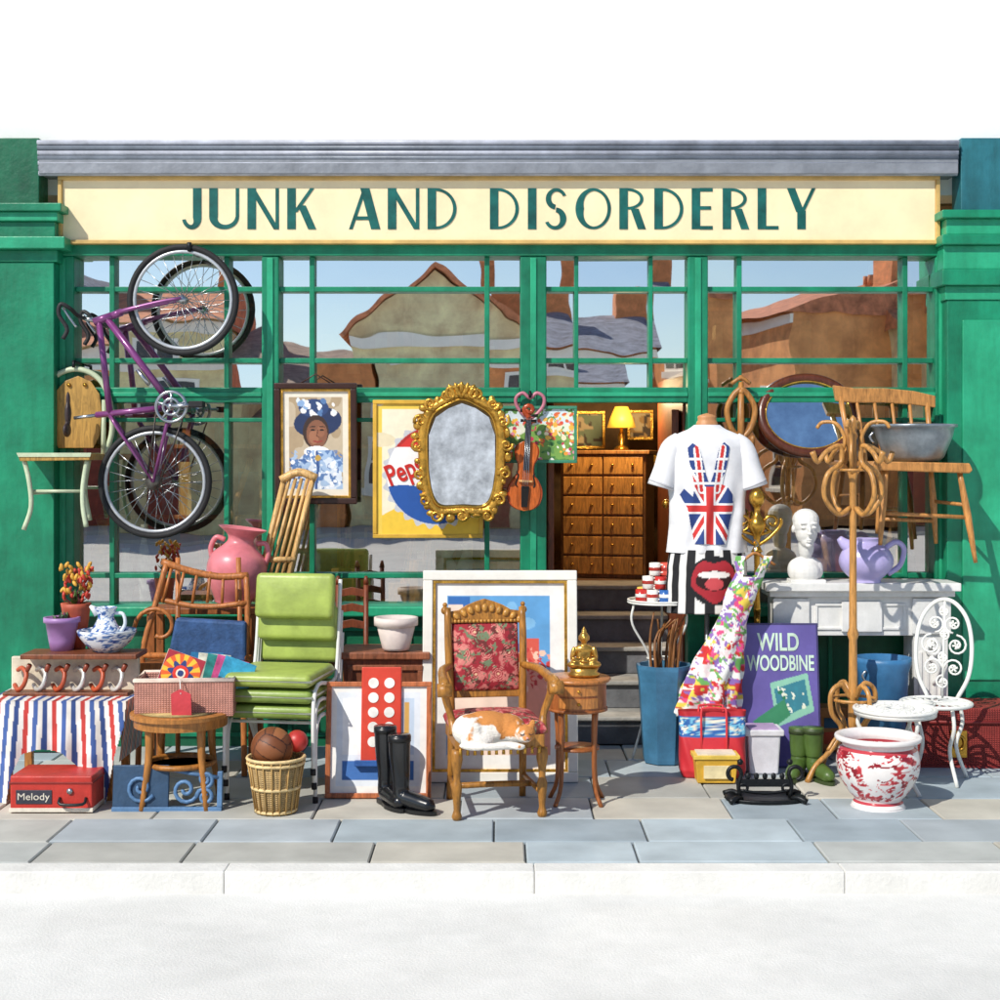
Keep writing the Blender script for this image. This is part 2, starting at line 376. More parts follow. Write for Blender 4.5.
for bi,(x0,x1,vs) in enumerate(bays):
    bp('transom_rail',x0,388,x1,403,-.085,.06,GREEN,.006)
    bp('transom_bead',x0,393,x1,397,-.095,-.083,GREENL,.003)
    for x in vs:vb(x,258,388,5 if bi!=2 else 4)
    hb(290,x0,x1,5);hb(361,x0,x1,5)
    xs=[x0]+vs+[x1];rs_=[258,290,361,388]
    for i in range(3):
        for j in range(3):pane('glass_upper',xs[i],rs_[j],xs[i+1],rs_[j+1],.012,GLASSU,bi*10+i*3+j)
    if bi!=2:
        sill=604
        for x in vs:vb(x,403,sill)
        hb(420,x0,x1,4);hb(575,x0,x1,5)
        rs_=[403,420,575,604]
        for i in range(3):
            for j in range(3):pane('glass_lower',xs[i],rs_[j],xs[i+1],rs_[j+1],.012,GLASSL,bi*10+i*3+j+77)
        bp('sill',x0,sill,x1,sill+10,-.16,.06,GREENL,.01)
        bp('stall_riser',x0,sill+10,x1,745.5,-.04,.1,GREEND,.004)
        n=2
        for i in range(n):
            w=(x1-x0)/n;frame('riser_panel',x0+i*w+8,sill+22,x0+(i+1)*w-8,735,4,-.055,-.038,GREEN,.003)
# ---- entrance steps
G0('entrance_steps')
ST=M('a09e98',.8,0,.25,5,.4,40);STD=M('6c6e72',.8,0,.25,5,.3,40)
for i in range(5):
    x0=(548-500)/160;x1=(684-500)/160
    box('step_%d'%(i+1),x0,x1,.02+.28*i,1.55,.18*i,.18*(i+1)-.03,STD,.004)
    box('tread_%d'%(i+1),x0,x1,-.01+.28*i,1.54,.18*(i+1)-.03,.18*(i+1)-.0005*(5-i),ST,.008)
box('jamb_left',.30,.34,.06,1.5,0,2.34,MAH,.005);box('jamb_right',1.15,1.19,.06,1.5,0,2.34,MAH,.005)
G0('shop_door',(1.13,.1,0),yaw=-8)
box('leaf',-.045,0,0,.82,.92,2.1,MAH,.004)
for z in (1.0,1.5):box('panel',-.056,-.044,.1,.7,z,z+.42,W('8f4a24'),.006)
balls('knob',[((-.08,.1,1.5),.03)],BRASS)
for sx in (-1,1):
    G0('rendered_house')
    x0,x1=(-14,-3.31) if sx<0 else (3.31,14)
    box('front_wall',x0,x1,0,8,0,7.2,M('e8e4da',.85,0,.06,1.2,.2),0)
    for i in range(3):
        for z in (1.0,4.4):
            cx=x0+1.8+i*3.3;box('window_frame',cx-.6,cx+.6,-.03,.02,z,z+1.5,WHITE,.01);box('window_pane',cx-.52,cx+.52,-.036,-.031,z+.08,z+1.42,M('2b333c',.1),0)
# ================================================================= SHOP SIGN
G0('shop_sign');gk=1/S(-.14);gy=HR+H*S(-.14)
CREAM=M('fde6ba',.5,0,.07,3,.1)
bp('board',62,177,936,242,-.13,-.003,CREAM,.004)
frame('moulding',58,176,940,244,4,-.15,-.004,M('d9b36b',.5,0,.2,4,.1),.004)
T_=.21;t_=.085
def bar(x0,y0,x1,y1,w):return [(x0-w/2,y0),(x0+w/2,y0),(x1+w/2,y1),(x1-w/2,y1)]
def arc(cx,cy,rx,ry,a0,a1,w0,w1=None,n=18):
    w1=w0 if w1 is None else w1;o=[];q=[]
    for i in range(n+1):
        t=i/n;a=math.radians(a0+(a1-a0)*t);w=w0+(w1-w0)*t
        o.append((cx+rx*math.cos(a),cy+ry*math.sin(a)));q.append((cx+(rx-w)*math.cos(a),cy+(ry-w*.75)*math.sin(a)))
    return o+q[::-1]
def hbq(x0,x1,y,w):return [(x0,y-w/2),(x1,y-w/2),(x1,y+w/2),(x0,y+w/2)]
def ring(cx,cy,rx,ry):
    return [arc(cx,cy,rx,ry,90,180,t_,T_),arc(cx,cy,rx,ry,180,270,T_,t_),arc(cx,cy,rx,ry,-90,0,t_,t_),arc(cx,cy,rx,ry,0,90,t_,t_)]
LET={'J':(.5,[bar(.37,.28,.37,1,T_),arc(.235,.28,.24,.28,-170,0,t_,T_*1.0)]),
'U':(.78,[bar(.105,.3,.105,1,T_),bar(.7,.3,.7,1,t_),arc(.369,.302,.369,.302,180,360,T_,t_)]),
'N':(.82,[bar(.105,0,.105,1,T_),bar(.11,1,.72,0,.14),bar(.74,0,.74,1,t_)]),
'K':(.74,[bar(.105,0,.105,1,T_),bar(.2,.42,.62,1,.1),bar(.36,.58,.62,0,.2)]),
'A':(.8,[bar(.05,0,.4,1,.09),bar(.67,0,.4,1,.23),hbq(.15,.6,.27,t_)]),
'D':(.76,[bar(.105,0,.105,1,T_),arc(.2,.5,.52,.5,-90,90,t_)]),
'I':(.26,[bar(.12,0,.12,1,T_)]),
'S':(.6,[arc(.29,.74,.26,.26,20,180,t_,.13),arc(.29,.74,.26,.26,180,262,.13,.16),arc(.27,.26,.27,.27,-160,0,t_,.16),arc(.27,.26,.27,.27,0,86,.16,.15)]),
'O':(.92,ring(.44,.5,.44,.5)),
'R':(.7,[bar(.105,0,.105,1,T_),arc(.2,.74,.4,.26,-90,90,t_),bar(.38,.5,.56,0,.2)]),
'E':(.6,[bar(.105,0,.105,1,T_),hbq(.2,.52,.963,t_),hbq(.2,.48,.52,t_),hbq(.2,.52,.037,t_)]),
'L':(.56,[bar(.105,0,.105,1,T_),hbq(.2,.52,.037,t_)]),
'Y':(.74,[bar(.36,0,.36,.45,T_),bar(.33,.42,.1,1,.2),bar(.38,.42,.66,1,.09)])}
sstr='JUNK AND DISORDERLY';gap=.17
tot=sum((LET[c][0]+gap) if c!=' ' else .62 for c in sstr)-gap
LT=M('0c5f58',.4,0,.3,8,.1)
xx=182;sc=(817-182)/tot;hh=41;qi=0
for c in sstr:
    if c==' ':xx+=.62*sc;continue
    w,ps=LET[c]
    for p in ps:
        qi+=1;ep('letter_'+c,[(xx+a*sc,229-b*hh) for a,b in p],-.1335-.0004*(qi%4),-.1304,LT)
    xx+=(w+gap)*sc
# ================================================================= OPPOSITE HOUSES (seen reflected)
def house(name,x0,x1,eave,ridge,wall,roof,Y=-24.7,gable=False,chim=True,wc='fbf8ee',yaw=0):
    G0(name,((x0+x1)/2,Y,0),yaw);w=(x1-x0)/2;wm=M(wall,.85,0,.25,1.6,0);rf=M(roof,.8,0,.3,4,0)
    box('walls',-w,w,-7,0,0,eave,wm,0)
    if gable:
        add('gable',[(-w,0,eave),(w,0,eave),(0,0,ridge),(-w,-7,eave),(w,-7,eave),(0,-7,ridge)],[(0,1,2),(3,5,4)],wm)
        add('roof',[(-w-.2,.2,eave-.15),(0,.2,ridge+.05),(0,-7,ridge+.05),(-w-.2,-7,eave-.15),(w+.2,.2,eave-.15),(w+.2,-7,eave-.15)],[(0,1,2,3),(1,4,5,2)],rf,solid=.12)
    else:
        add('roof',[(-w-.1,.3,eave-.05),(w+.1,.3,eave-.05),(w+.1,-3.5,ridge),(-w-.1,-3.5,ridge),(-w-.1,-7.3,eave-.05),(w+.1,-7.3,eave-.05)],[(0,1,2,3),(3,2,5,4),(0,3,4),(1,5,2)],rf)
    box('eaves_band',-w,w,0,.08,eave-.3,eave-.08,M(wc,.6,0,.05,3,0),0)
    if chim:
        box('chimney',w*.5,w*.5+.8,-3.9,-3.1,eave,ridge+1.,M('e0905c',.8,0,.2,5,0),0)
        for i in range(2):lathe('chimney_pot',(w*.5+.22+i*.36,-3.5,ridge+1.),[(.13,0),(.11,.35)],M('d88a5c',.8),12)
    n=max(1,int(2*w/1.9));fr=M(wc,.6,0,.05,3,0);gl=M('2c3a48',.1,0,.3,1,0)
    for i in range(n):
        cx=-w+(i+.5)*2*w/n
        for z in (.9,2.95):
            if z+1.3>eave-.1:continue
            if z<1 and i==n//2:
                box('door',cx-.45,cx+.45,0,.04,.02,2.1,M('9b3f2c',.5),.0);continue
            box('window_frame',cx-.55,cx+.55,.0,.05,z,z+1.25,fr,.0);box('window_pane',cx-.44,cx+.44,.05,.056,z+.1,z+1.15,gl,0)
            box('window_bar',cx-.03,cx+.03,.056,.07,z+.1,z+1.15,fr,0);box('window_bar_cross',cx-.44,cx+.44,.0565,.0715,z+.6,z+.66,fr,0);box('sill',cx-.62,cx+.62,0,.12,z-.1,z,fr,.0)
house('stucco_house',-20,-14,5.0,6.6,'ffd79a','d08a60')
house('brick_house',-13.9,-9.6,5.2,6.8,'f2a468','8b8f9c',gable=True)
house('stucco_house',-9.5,-6.0,4.7,5.7,'ffe0aa','d8885c')
house('brick_house',-5.9,-3.3,3.7,4.8,'f0995f','9e8878',chim=False)
house('stucco_house',-3.2,.6,4.9,6.5,'ffdfae','d88a62',gable=True)
house('brick_house',.7,3.2,4.6,5.8,'ee9a60','8d92a0')
# a street running away: its terrace turns its sunlit front towards us
house('brick_terrace',3.2,9.2,5.4,6.6,'f0a468','c8805c',Y=-28.6,yaw=74)
house('stucco_terrace',4.3,9.7,4.9,6.2,'ffe6bc','d08a60',Y=-34.2,yaw=74)
house('stucco_house',9.6,13.2,5.0,6.4,'ffe2b0','d08a60',Y=-25.2)
house('brick_house',13.3,17,5.4,7.0,'f0a872','7a8088',gable=True)
house('stucco_house',17.1,22,5.,6.6,'ffdca4','c88a68')
# ================================================================= INTERIOR
G0('chest_of_drawers',((608-500)/S(1.9),1.9,.9),yaw=-14)
box('carcass',-.32,.32,-.22,.22,0,.92,W('8a5a26'),.006);box('top',-.35,.35,-.25,.25,.92,.95,W('a8733a'),.006)
for r in range(6):
    for c in range(2):
        x=-.3+c*.305;z=.03+r*.148;box('drawer',x,x+.295,-.238,-.2,z,z+.132,W('c58c42'),.006);balls('knob',[((x+.07,-.248,z+.07),.012),((x+.22,-.248,z+.07),.012)],BRASS,8,6)
G0('table_lamp',((622-500)/S(1.9),1.95,1.853))
lathe('lamp_base',(0,0,0),[(.06,0),(.05,.02),(.018,.04),(.03,.1),(.012,.15),(.012,.2)],BRASS,16)
ms,nt,b=nodes('lampshade');b.inputs['Base Color'].default_value=hx('f5c048')+(1,);b.inputs['Emission Color'].default_value=hx('ffb53a')+(1,);b.inputs['Emission Strength'].default_value=.7
lathe('shade',(0,0,.17),[(.11,0),(.085,.08),(.05,.16)],ms,24)
li=bpy.data.lights.new('lamp_bulb','POINT');li.energy=48;li.color=(1,.74,.42);li.shadow_soft_size=.08
lo=bpy.data.objects.new('lamp_bulb',li);scene.collection.objects.link(lo);lo.parent=cur;lo.location=(0,-.55,.45)
for (a,b_,w,h,col) in ((590,430,30,38,'7a8a6a'),(640,425,26,30,'b08a50'),(597,470,22,26,'8a4a32'),(648,470,16,30,'d8b070'),(560,440,16,40,'405a62')):
    G('framed_picture',a,b_,2.6)
    frame('frame',a-w/2,b_-h/2,a+w/2,b_+h/2,3,-.03,0,GOLD,.003)
    pic('canvas',a-w/2+2,b_-h/2+2,a+w/2-2,b_+h/2-2,lambda R,col=col:(R.bg(col),R.n(7,.55,'c9b48a',3),R.n(5,.7,'4a3a2a',5)),y=-.01,step=1.5)
RR=random.Random(3)
cols=['c87a3c','e8d8b0','8a4a32','5f7f92','d8b060','a8b890','b04838','f0e8d8','6a4a30']
def bric(xa,xb,Y,z0,seed,n):
    R=random.Random(seed);G0('bric_a_brac',((xa+xb)/2-0,Y,z0));w=(xb-xa)/2
    for i in range(n):
        x=-w+(i+.5)*2*w/n+R.uniform(-.03,.03);h=R.uniform(.2,.6);r=R.uniform(.04,.1);c=M(R.choice(cols),.3,0,.3,12,0)
        ty=R.random()
        if ty<.45:lathe('vase',(x,R.uniform(0,.12),0),[(r*.6,0),(r,h*.35),(r*.9,h*.6),(r*.35,h*.85),(r*.55,h)],c,16,3)
        elif ty<.75:
            y=R.uniform(.1,.3);w2=r*1.6;box('picture_frame',x-w2,x+w2,y,y+.03,0,h*1.3,M(R.choice(['c99a48','6a3a20','a87038']),.4,.1),.006);box('picture',x-w2+.02,x+w2-.02,y-.004,y,.02,h*1.3-.02,c,0)
        else:
            tube('wooden_rail',[(x,0,0),(x+R.uniform(-.3,.3),.2,h*2.2)],.02,OAKL);box('crate',x-r,x+r,.0,.15,0,h*.5,W('c8924a'),.004)
bric(-2.6,-1.5,.2,.86,1,9);bric(-1.35,.1,.2,.86,2,11);bric(1.3,2.6,.2,.86,3,10)
for sx,(xa,xb) in enumerate(((-3,-1.6),(-1.3,.0),(1.4,3.0))):
    G0('bookcase',((xa+xb)/2,1.2,.86));w=(xb-xa)/2;box('back',-w,w,.25,.28,0,2.2,MAH)
    for z in (0,.5,1.,1.5,2.):
        box('shelf',-w,w,0,.25,z,z+.03,OAK)
        x=-w+.03
        while x<w-.1 and z<2:
            bw_=RR.uniform(.04,.12);box('book',x,x+bw_,.03,.2,z+.03,z+RR.uniform(.22,.42),M(RR.choice(cols),.6,0,.18,6,0),0);x+=bw_+RR.choice([.004,.05,.12])
# ================================================================= HANGING CHAIR (left)
G('cafe_chair',74,440,-.12)
PG=M('c3cfae',.4,0,.15,8,.1);TAN=W('b98f45',.5,.3)
tp('back_hoop',[(44,455,0),(38,430,0),(41,400,0),(53,378,0),(75,369,0),(97,377,0),(109,398,0),(112,430,0),(105,455,0)],2.8,PG,sm=6)
ep('back_panel',[(59,448),(53,435),(50,412),(55,393),(66,381),(79,376),(92,382),(100,394),(103,413),(100,436),(94,448)],-.018,-.006,TAN,.003)
for s in(45,104):tp('back_upright',[(s,400,0),(s,458,-.02)],2.4,PG)
for x in(70,86):tp('rivet',[(x,385,-.03),(x,385,-.015)],2,BRASS)
ep('seat',[(36,454),(106,454),(105,460),(38,461)],-.34,-.02,TAN,.004)
ep('seat_edge',[(35,453),(107,453),(106,457),(37,457)],-.345,-.341,PG,.001)
tp('leg_1',[(40,459,-.3),(46,480,-.32),(49,505,-.34),(43,527,-.36)],2.4,PG,sm=5)
tp('leg_2',[(101,459,-.3),(98,485,-.32),(99,505,-.34),(103,524,-.36)],2.4,PG,sm=5)
tp('leg_3',[(50,459,-.06),(56,490,-.06),(50,520,-.04)],2.2,PG,sm=5);tp('leg_4',[(92,459,-.06),(88,490,-.06),(92,520,-.04)],2.2,PG,sm=5)
tp('stretcher',[(47,490,-.3),(98,490,-.3)],1.6,PG);tp('stretcher_side',[(47,492,-.3),(56,492,-.06)],1.6,PG);tp('stretcher_side_2',[(98,492,-.3),(88,492,-.06)],1.6,PG);tp('hook',[(75,362,.1),(75,362,-.03),(75,368,-.03)],1.6,IRONB)
# ================================================================= BICYCLE
G('bicycle',160,400,-.3)
PUR=M('84407c',.3,.2,.15,6,.03,coat=.5)
def wheel(cx,cy,R,y=0):
    c=L(cx,cy,y);pt=lambda r,a:(c.x+r*gk*math.cos(a),y,c.z+r*gk*math.sin(a))
    n=48
    tube('tyre',[pt(R,2*math.pi*i/n) for i in range(n)],3.1*gk,RUB,10,True)
    tube('rim',[pt(R-4.5,2*math.pi*i/n) for i in range(n)],1.9*gk,M('c8ccd0',.35,.5,.1,8,0),8,True)
    tube('hub',[(c.x,y-.04,c.z),(c.x,y+.04,c.z)],[4*gk,4*gk],STEEL,12)
    for i in range(28):
        a=2*math.pi*i/28;s=1 if i%2 else -1
        p=pt(3,a+1.2*s);tube('spoke_%d'%i,[(p[0],y+.02*s,p[2]),pt(R-5,a)],.35*gk,STEEL,4)
wheel(183,300,53);wheel(155,482,54)
tp('head_tube',[(94,322),(112,316)],4.2,PUR);tp('fork_crown',[(112,316),(122,312)],4,PUR)
for s in(-1,1):
    tp('fork_blade',[(118,313,.0),(126,311,.03*s),(160,303,.045*s),(183,299,.05*s)],[2.6,2.4,2,1.5],PUR,sm=3)
    tp('chain_stay',[(172,409,.0),(168,425,.035*s),(155,482,.05*s)],[2.4,2,1.5],PUR)
    tp('seat_stay',[(109,414,.0),(116,424,.03*s),(155,482,.05*s)],[2,1.8,1.4],PUR)
tp('top_tube',[(99,322),(110,414)],3.3,PUR);tp('down_tube',[(108,320),(172,405)],3.6,PUR);tp('seat_tube',[(173,407),(96,415)],3.2,PUR)
tp('seat_post',[(98,415),(74,418)],1.8,STEEL)
blob('saddle',[(L(68,414),(.02,.03,.08)),(L(67,430),(.02,.06,.045)),(L(68,400),(.014,.016,.055))],M('3a2a2a',.5),.008,4)
tp('stem',[(96,321),(84,318)],2.4,STEEL)
for s in(-1,1):
    tp('handlebar',[(84,318,0),(83,317,.12*s),(80,312,.2*s),(72,308,.22*s),(70,318,.22*s),(78,332,.22*s),(74,342,.22*s)],2.1,M('222224',.6),sm=5)
    tp('brake_lever',[(73,311,.2*s),(80,322,.2*s),(86,330,.2*s)],1.2,STEEL,sm=3)
c=L(173,407);tube('chainring',[(c.x+15*gk*math.cos(a),-.05,c.z+15*gk*math.sin(a)) for a in [i*math.pi/18 for i in range(36)]],1.8*gk,STEEL,6,True)
tube('chainring_inner',[(c.x+8*gk*math.cos(a),-.05,c.z+8*gk*math.sin(a)) for a in [i*math.pi/12 for i in range(24)]],1.6*gk,STEEL,6,True)
for i in range(5):
    a=i*2*math.pi/5+.3;tube('spider_%d'%i,[(c.x,-.05,c.z),(c.x+15*gk*math.cos(a),-.05,c.z+15*gk*math.sin(a))],1.5*gk,STEEL,6)
tube('bottom_bracket',[(c.x,-.07,c.z),(c.x,.07,c.z)],4*gk,STEEL,12)
tp('crank_arm',[(173,407,-.07),(197,405,-.07)],[2.2,1.7],STEEL);bp('pedal',194,402,208,408,-.16,-.07,RUB,.004)
tp('crank_arm_far',[(173,407,.07),(149,410,.07)],[2.2,1.7],STEEL);bp('pedal_far',140,407,153,413,.07,.16,RUB,.004)
for a,b_ in(((160,399),(149,478)),((187,412),(159,490))):tp('chain',[a+(-.05,),b_+(-.05,)],.9,M('4a4440',.5,.6),seg=5)
tp('cassette',[(155,482,-.02),(155,482,-.05)],8,M('6a6560',.4,.8),seg=20)
tp('bottle_cage',[(150,385,-.02),(138,370,-.02)],2,STEEL);tp('wall_bracket',[(190,250,.24),(190,250,-.02),(190,243,-.02)],2.4,IRONB)
# ================================================================= PORTRAIT
G('portrait_painting',316,443,-.14,rx=2)
frame('frame',275,383,357,504,6,-.03,.02,M('3a1f18',.35,0,.3,8,.1),.006);frame('slip',281,389,351,498,2.5,-.018,.015,GOLD,.002)
def pf_(R):
    R.bg('ece4d2');R.r(289,397,343,489,'c9b79b');R.clip=(R.x>289)&(R.x<343)&(R.y>397)&(R.y<489);R.n(12,.55,'b39c7c',2)
    R.e(318,422,24,15,'23355c',-8);R.e(314,408,15,9,'2d4675',0);R.dots(26,298,400,336,416,1.5,3.4,['f4f2ee','8fb0d8','e8eef4','5a7fb0'],4)
    R.e(316,432,13,17,'3c2a24');R.e(317,434,10.5,14,'8a5a42');R.e(314,437,5,7,'a87052');R.e(321,431,4,6,'9c664a')
    R.e(313,430,2.2,1.1,'201512');R.e(322,430,2.2,1.1,'201512');R.l([(310,427),(315,426.5)],1,'2a1a14');R.l([(320,426.5),(325,427)],1,'2a1a14')
    R.l([(318,430),(316.8,436),(319,437)],1.1,'6a3e2c');R.l([(314,441),(318,442),(322,441)],1.6,'9a3e34')
    R.p([(289,489),(292,465),(306,453),(328,453),(341,466),(343,489)],'dfe8f2');R.e(317,452,13,6,'fafafa');R.clip=R.clip&(R.y>450)
    R.m(wn(R.x,R.y,7,3)>.55,'aac4e2');R.m(wn(R.x,R.y,5,8)>.6,'5f83b8');R.dots(40,290,458,343,489,.8,2.4,['fafcff','f4f6fa','4a6ca4'],9);R.l([(317,452),(318,470),(316,489)],2.4,'3a5a94');R.e(318,458,3,3,'c9a24a')
pic('canvas',281,389,351,498,pf_,y=-.005,step=.6)
tp('cord',[(300,384,0),(316,374,0),(332,384,0)],.7,DARKW)
# ================================================================= COLA SIGN
G('enamel_drinks_sign',428,469,-.12)
frame('frame',373,400,483,538,4,-.02,.02,M('e0b13c',.5),.004)
def ps(R):
    R.bg('f3cf52');R.r(382,409,474,529,'f6ecd0');R.n(20,.8,'e9dcb8',1)
    R.clip=(R.x>382)&(R.x<479)&(R.y>405)&(R.y<534)
    R.p([(377,538),(377,518),(420,495),(479,520),(479,538)],'f3c93f')
    a=np.arctan2(R.y-475,R.x-436);rr=np.hypot(R.x-436,R.y-475);edge=52+2.2*np.cos(a*26);R.m(rr<edge,'c9ccd2');R.m(rr<49,'f5f5f5')
    w=7*np.sin((R.x-438)/22.)
    R.m((rr<49)&(R.y<454+w),'d8322c');R.m((rr<49)&(R.y>492+w),'1f55a6');R.m((rr<49)&(rr>46)&(R.y<454+w),'b32620')
pic('face',377,404,479,534,ps,y=-.006,step=.6)
text('lettering','Pepsi',387,458,428,486,-.008,M('d0281f',.4),.003,.02,rot=22)
# ================================================================= GILT MIRROR
G('gilt_mirror',462,458,-.26,rx=7)
gl=[(434,506),(429,470),(429,435),(436,417),(449,408),(462,403),(476,408),(489,417),(495,435),(495,470),(490,506)]
ep('glass',gl,-.005,0,M('d4dae2',.07,1,.3,9,.16,14))
ep('backing',[(x+(5 if x>462 else -5),y+(4 if y>458 else -4)) for x,y in gl],.002,.02,M('8a6a30',.6))
path=[(462,511),(436,510),(426,490),(423,460),(423,432),(430,411),(446,400),(462,394),(478,400),(494,411),(501,432),(501,460),(498,490),(488,510)]
q,_=cat([(a,0,b) for a,b in path],[0]*len(path),8,True)
tp('moulding',[(v.x,v.z,-.01) for v in q],4.6,GOLD,closed=True);tp('inner_bead',[((v.x-462)*.9+462,(v.z-455)*.92+455,-.02) for v in q],1.6,BRASS,closed=True)
R=random.Random(5);bl=[]
for i,v in enumerate(q):
    if i%3==0:
        dx=v.x-462;dz=v.z-456;n=math.hypot(dx,dz);o=4+R.uniform(-1,3);bl.append((L(v.x+dx/n*o,v.z+dz/n*o,-.02),(R.uniform(3,5.5)*gk,.016,R.uniform(3,5.5)*gk)))
balls('leaf_carving',bl,GOLD,10,8)
for i,v in enumerate(q):
    if i%7==0:
        dx=v.x-462;dz=v.z-456;n=math.hypot(dx,dz);cx=v.x+dx/n*5;cy=v.z+dz/n*5
        tp('scroll_%d'%i,[p+(-.03,) for p in spiral(cx,cy,6.5,1.2,1.4,R.uniform(0,360),14)],[2.0-.07*k for k in range(15)],GOLD,seg=6)
for s in(-1,1):
    tp('crest_scroll',[(p[0],p[1],-.03) for p in [(462,398)]+spiral(462+s*10,393,8,1.5,1.2*s,0 if s<0 else 180,14)],2,GOLD,seg=6)
balls('crest_shell',[(L(462+a*5,390-(3-abs(a)),-.03),(2.6*gk,.015,6*gk),(0,a*16,0)) for a in(-2,-1,0,1,2)],GOLD,10,8)
# ================================================================= FLOWER PAINTING + VIOLIN
G('flower_painting',540,434,-.1)
frame('frame',501,406,577,463,3,-.018,.015,M('3c8a6a',.5),.003)
def fp(R):
    R.bg('e6ead2');R.r(503,408,575,424,'d6e6ea');R.m(R.y>430+6*np.sin(R.x/8),'7ba64e');R.m(wn(R.x,R.y,5,3)>.58,'5f8f48');R.dots(110,503,420,575,462,.8,2.8,['e0503c','f0c040','f4f0e4','e890a8','c83a5a','f09a3c','3f7a3c'],11)
    R.dots(40,545,412,575,440,1,3,['f09a3c','f2b84a','e06a3c','f8e8c0'],12)
pic('canvas',504,409,574,460,fp,y=-.004,step=.5)
G('violin',526,470,-.2,ry=3)
VI=W('a8431c',.22,.3);BK=M('15100e',.3)
def vio(k):
    o=[]
    for (w,r) in [(0,441),(6,442),(11,446),(12.5,452),(11,459),(8.5,464),(8,470),(9,475),(13,480),(17,488),(17.5,496),(15,504),(9,509),(0,511)]:o.append((w*k,r))
    q,_=cat([(a,0,b) for a,b in o],[0]*len(o),4);return [(526+v.x,v.z) for v in q]+[(526-v.x,v.z) for v in q[::-1][1:-1]]
ep('body',vio(1.),-.03,.01,VI,.004);ep('belly',vio(.88),-.036,-.03,W('c4622a',.2,.3),.003)
bp('neck',523.5,416,528.5,446,-.03,-.01,VI,.002);bp('fingerboard',523,420,529,470,-.052,-.038,BK,.002)
ep('tailpiece',[(522,486),(530,486),(529,507),(523,507)],-.052,-.04,BK,.002);bp('bridge',519,480,533,482,-.056,-.036,OAKL,.001)
tp('scroll',[p+(-.02,) for p in [(526,418)]+spiral(526,410,6,1.5,1.3,90,14)],2.4,VI)
for i in(-1.5,-.5,.5,1.5):tp('string',[(526+i*1.2,418,-.056),(526+i*1.8,481,-.058),(526+i*1.2,488,-.054)],.25,STEEL,seg=4)
for s in(-1,1):
    tp('f_hole',[(526+s*9,473,-.037),(526+s*7.5,476,-.037),(526+s*9.5,484,-.037),(526+s*8,487,-.037)],.8,BK,sm=4,seg=6)
    tp('peg',[(526-s*2,414+s*2,-.02),(526+s*9,413+s*2,-.02)],[.9,1.6],BK);tp('peg2',[(526-s*2,420,-.02),(526+s*8,421,-.02)],[.9,1.6],BK)
G('hanging_hoop',530,405,-.13)
tp('ring',[(530,418),(518,408),(516,398),(523,393),(530,398),(537,393),(544,398),(542,408)],1.8,M('c4788a',.4),sm=5,closed=True);tp('hook',[(530,392,.1),(530,392,-.02),(530,398,-.02)],1.4,IRONB)
# ================================================================= LEANING FOLDED SLATTED CHAIR
G('folding_chair',288,520,-.3,rx=-8)
for a,b_ in(((284,476),(258,600)),((313,474),(286,600))):tp('rail',[a+(0,),b_+(-.05,)],3,PINE,seg=4)
tp('top_rail',[(280,480,-.01),(298,472,-.01),(316,478,-.01)],4.2,PINE,sm=4)
for i in range(4):tp('slat',[(289+i*6,478,-.005),(264+i*6,585,-.04)],1.8,PINE,seg=4)
tp('cross_rail',[(262,560,-.04),(297,560,-.04)],3,PINE)
# ================================================================= SIDE BENCH + PINK VASE
G('side_bench',205,700,-.42)
gyb=HR+H*S(-.42)
bp('top',150,606,262,612,-.14,.14,W('9a5a2c'),.005)
for x in(156,256):
    for y in(-.11,.11):bp('leg',x-4,612,x+4,gyb,y-.02,y+.02,W('9a5a2c'),.004)
G('pink_vase',232,605,-.4,ry=8)
PKV=M('de8088',.35,0,.15,7,.05,coat=.3)
lp('body',232,[(0,604),(16,604),(19,600),(27,585),(30,570),(27,556),(17,546),(13,540),(15,534),(22,529),(24,527),(21,529),(12,538),(9,550)],PKV,sm=4)
for s in(-1,1):tp('handle',[(232+s*16,541),(232+s*25,540),(232+s*29,550),(232+s*27,560)],2.6,PKV,sm=5)
# ================================================================= BENTWOOD ARMCHAIR (left pile)
G('wooden_armchair',192,775)
OR=W('b87038',.4,.3)
tp('post_1',[(163,563,.1),(152,610,.05),(142,660,0),(140,774,-.05)],3,OR,sm=4);tp('post_2',[(243,576,.1),(246,620,.05),(244,700,.0),(246,774,-.05)],3,OR,sm=4)
tp('back_post_1',[(170,560,.2),(168,775,.25)],2.6,OR);tp('back_post_2',[(232,560,.2),(236,775,.25)],2.6,OR)
tp('top_rail',[(158,563,.1),(185,572,.1),(215,578,.1),(245,577,.1)],3.6,OR,sm=4)
tp('mid_rail',[(152,600,.08),(200,608,.06),(245,604,.06)],2.8,OR,sm=4);tp('low_rail',[(142,655,0),(246,658,0)],3,OR)
for i in range(6):tp('spindle',[(168+i*13,567+i*2,.1),(160+i*15,604,.06)],1.6,OR,seg=6)
tp('curl',[p+(.0,) for p in spiral(158,628,24,8,.8,180,14)],2.2,OR)
ep('cushion',[(176,618),(246,622),(246,662),(168,658)],-.02,.06,M('34588a',.7,0,.3,14,.3),.015)
bp('seat',140,662,248,670,-.05,.25,OR,.006)
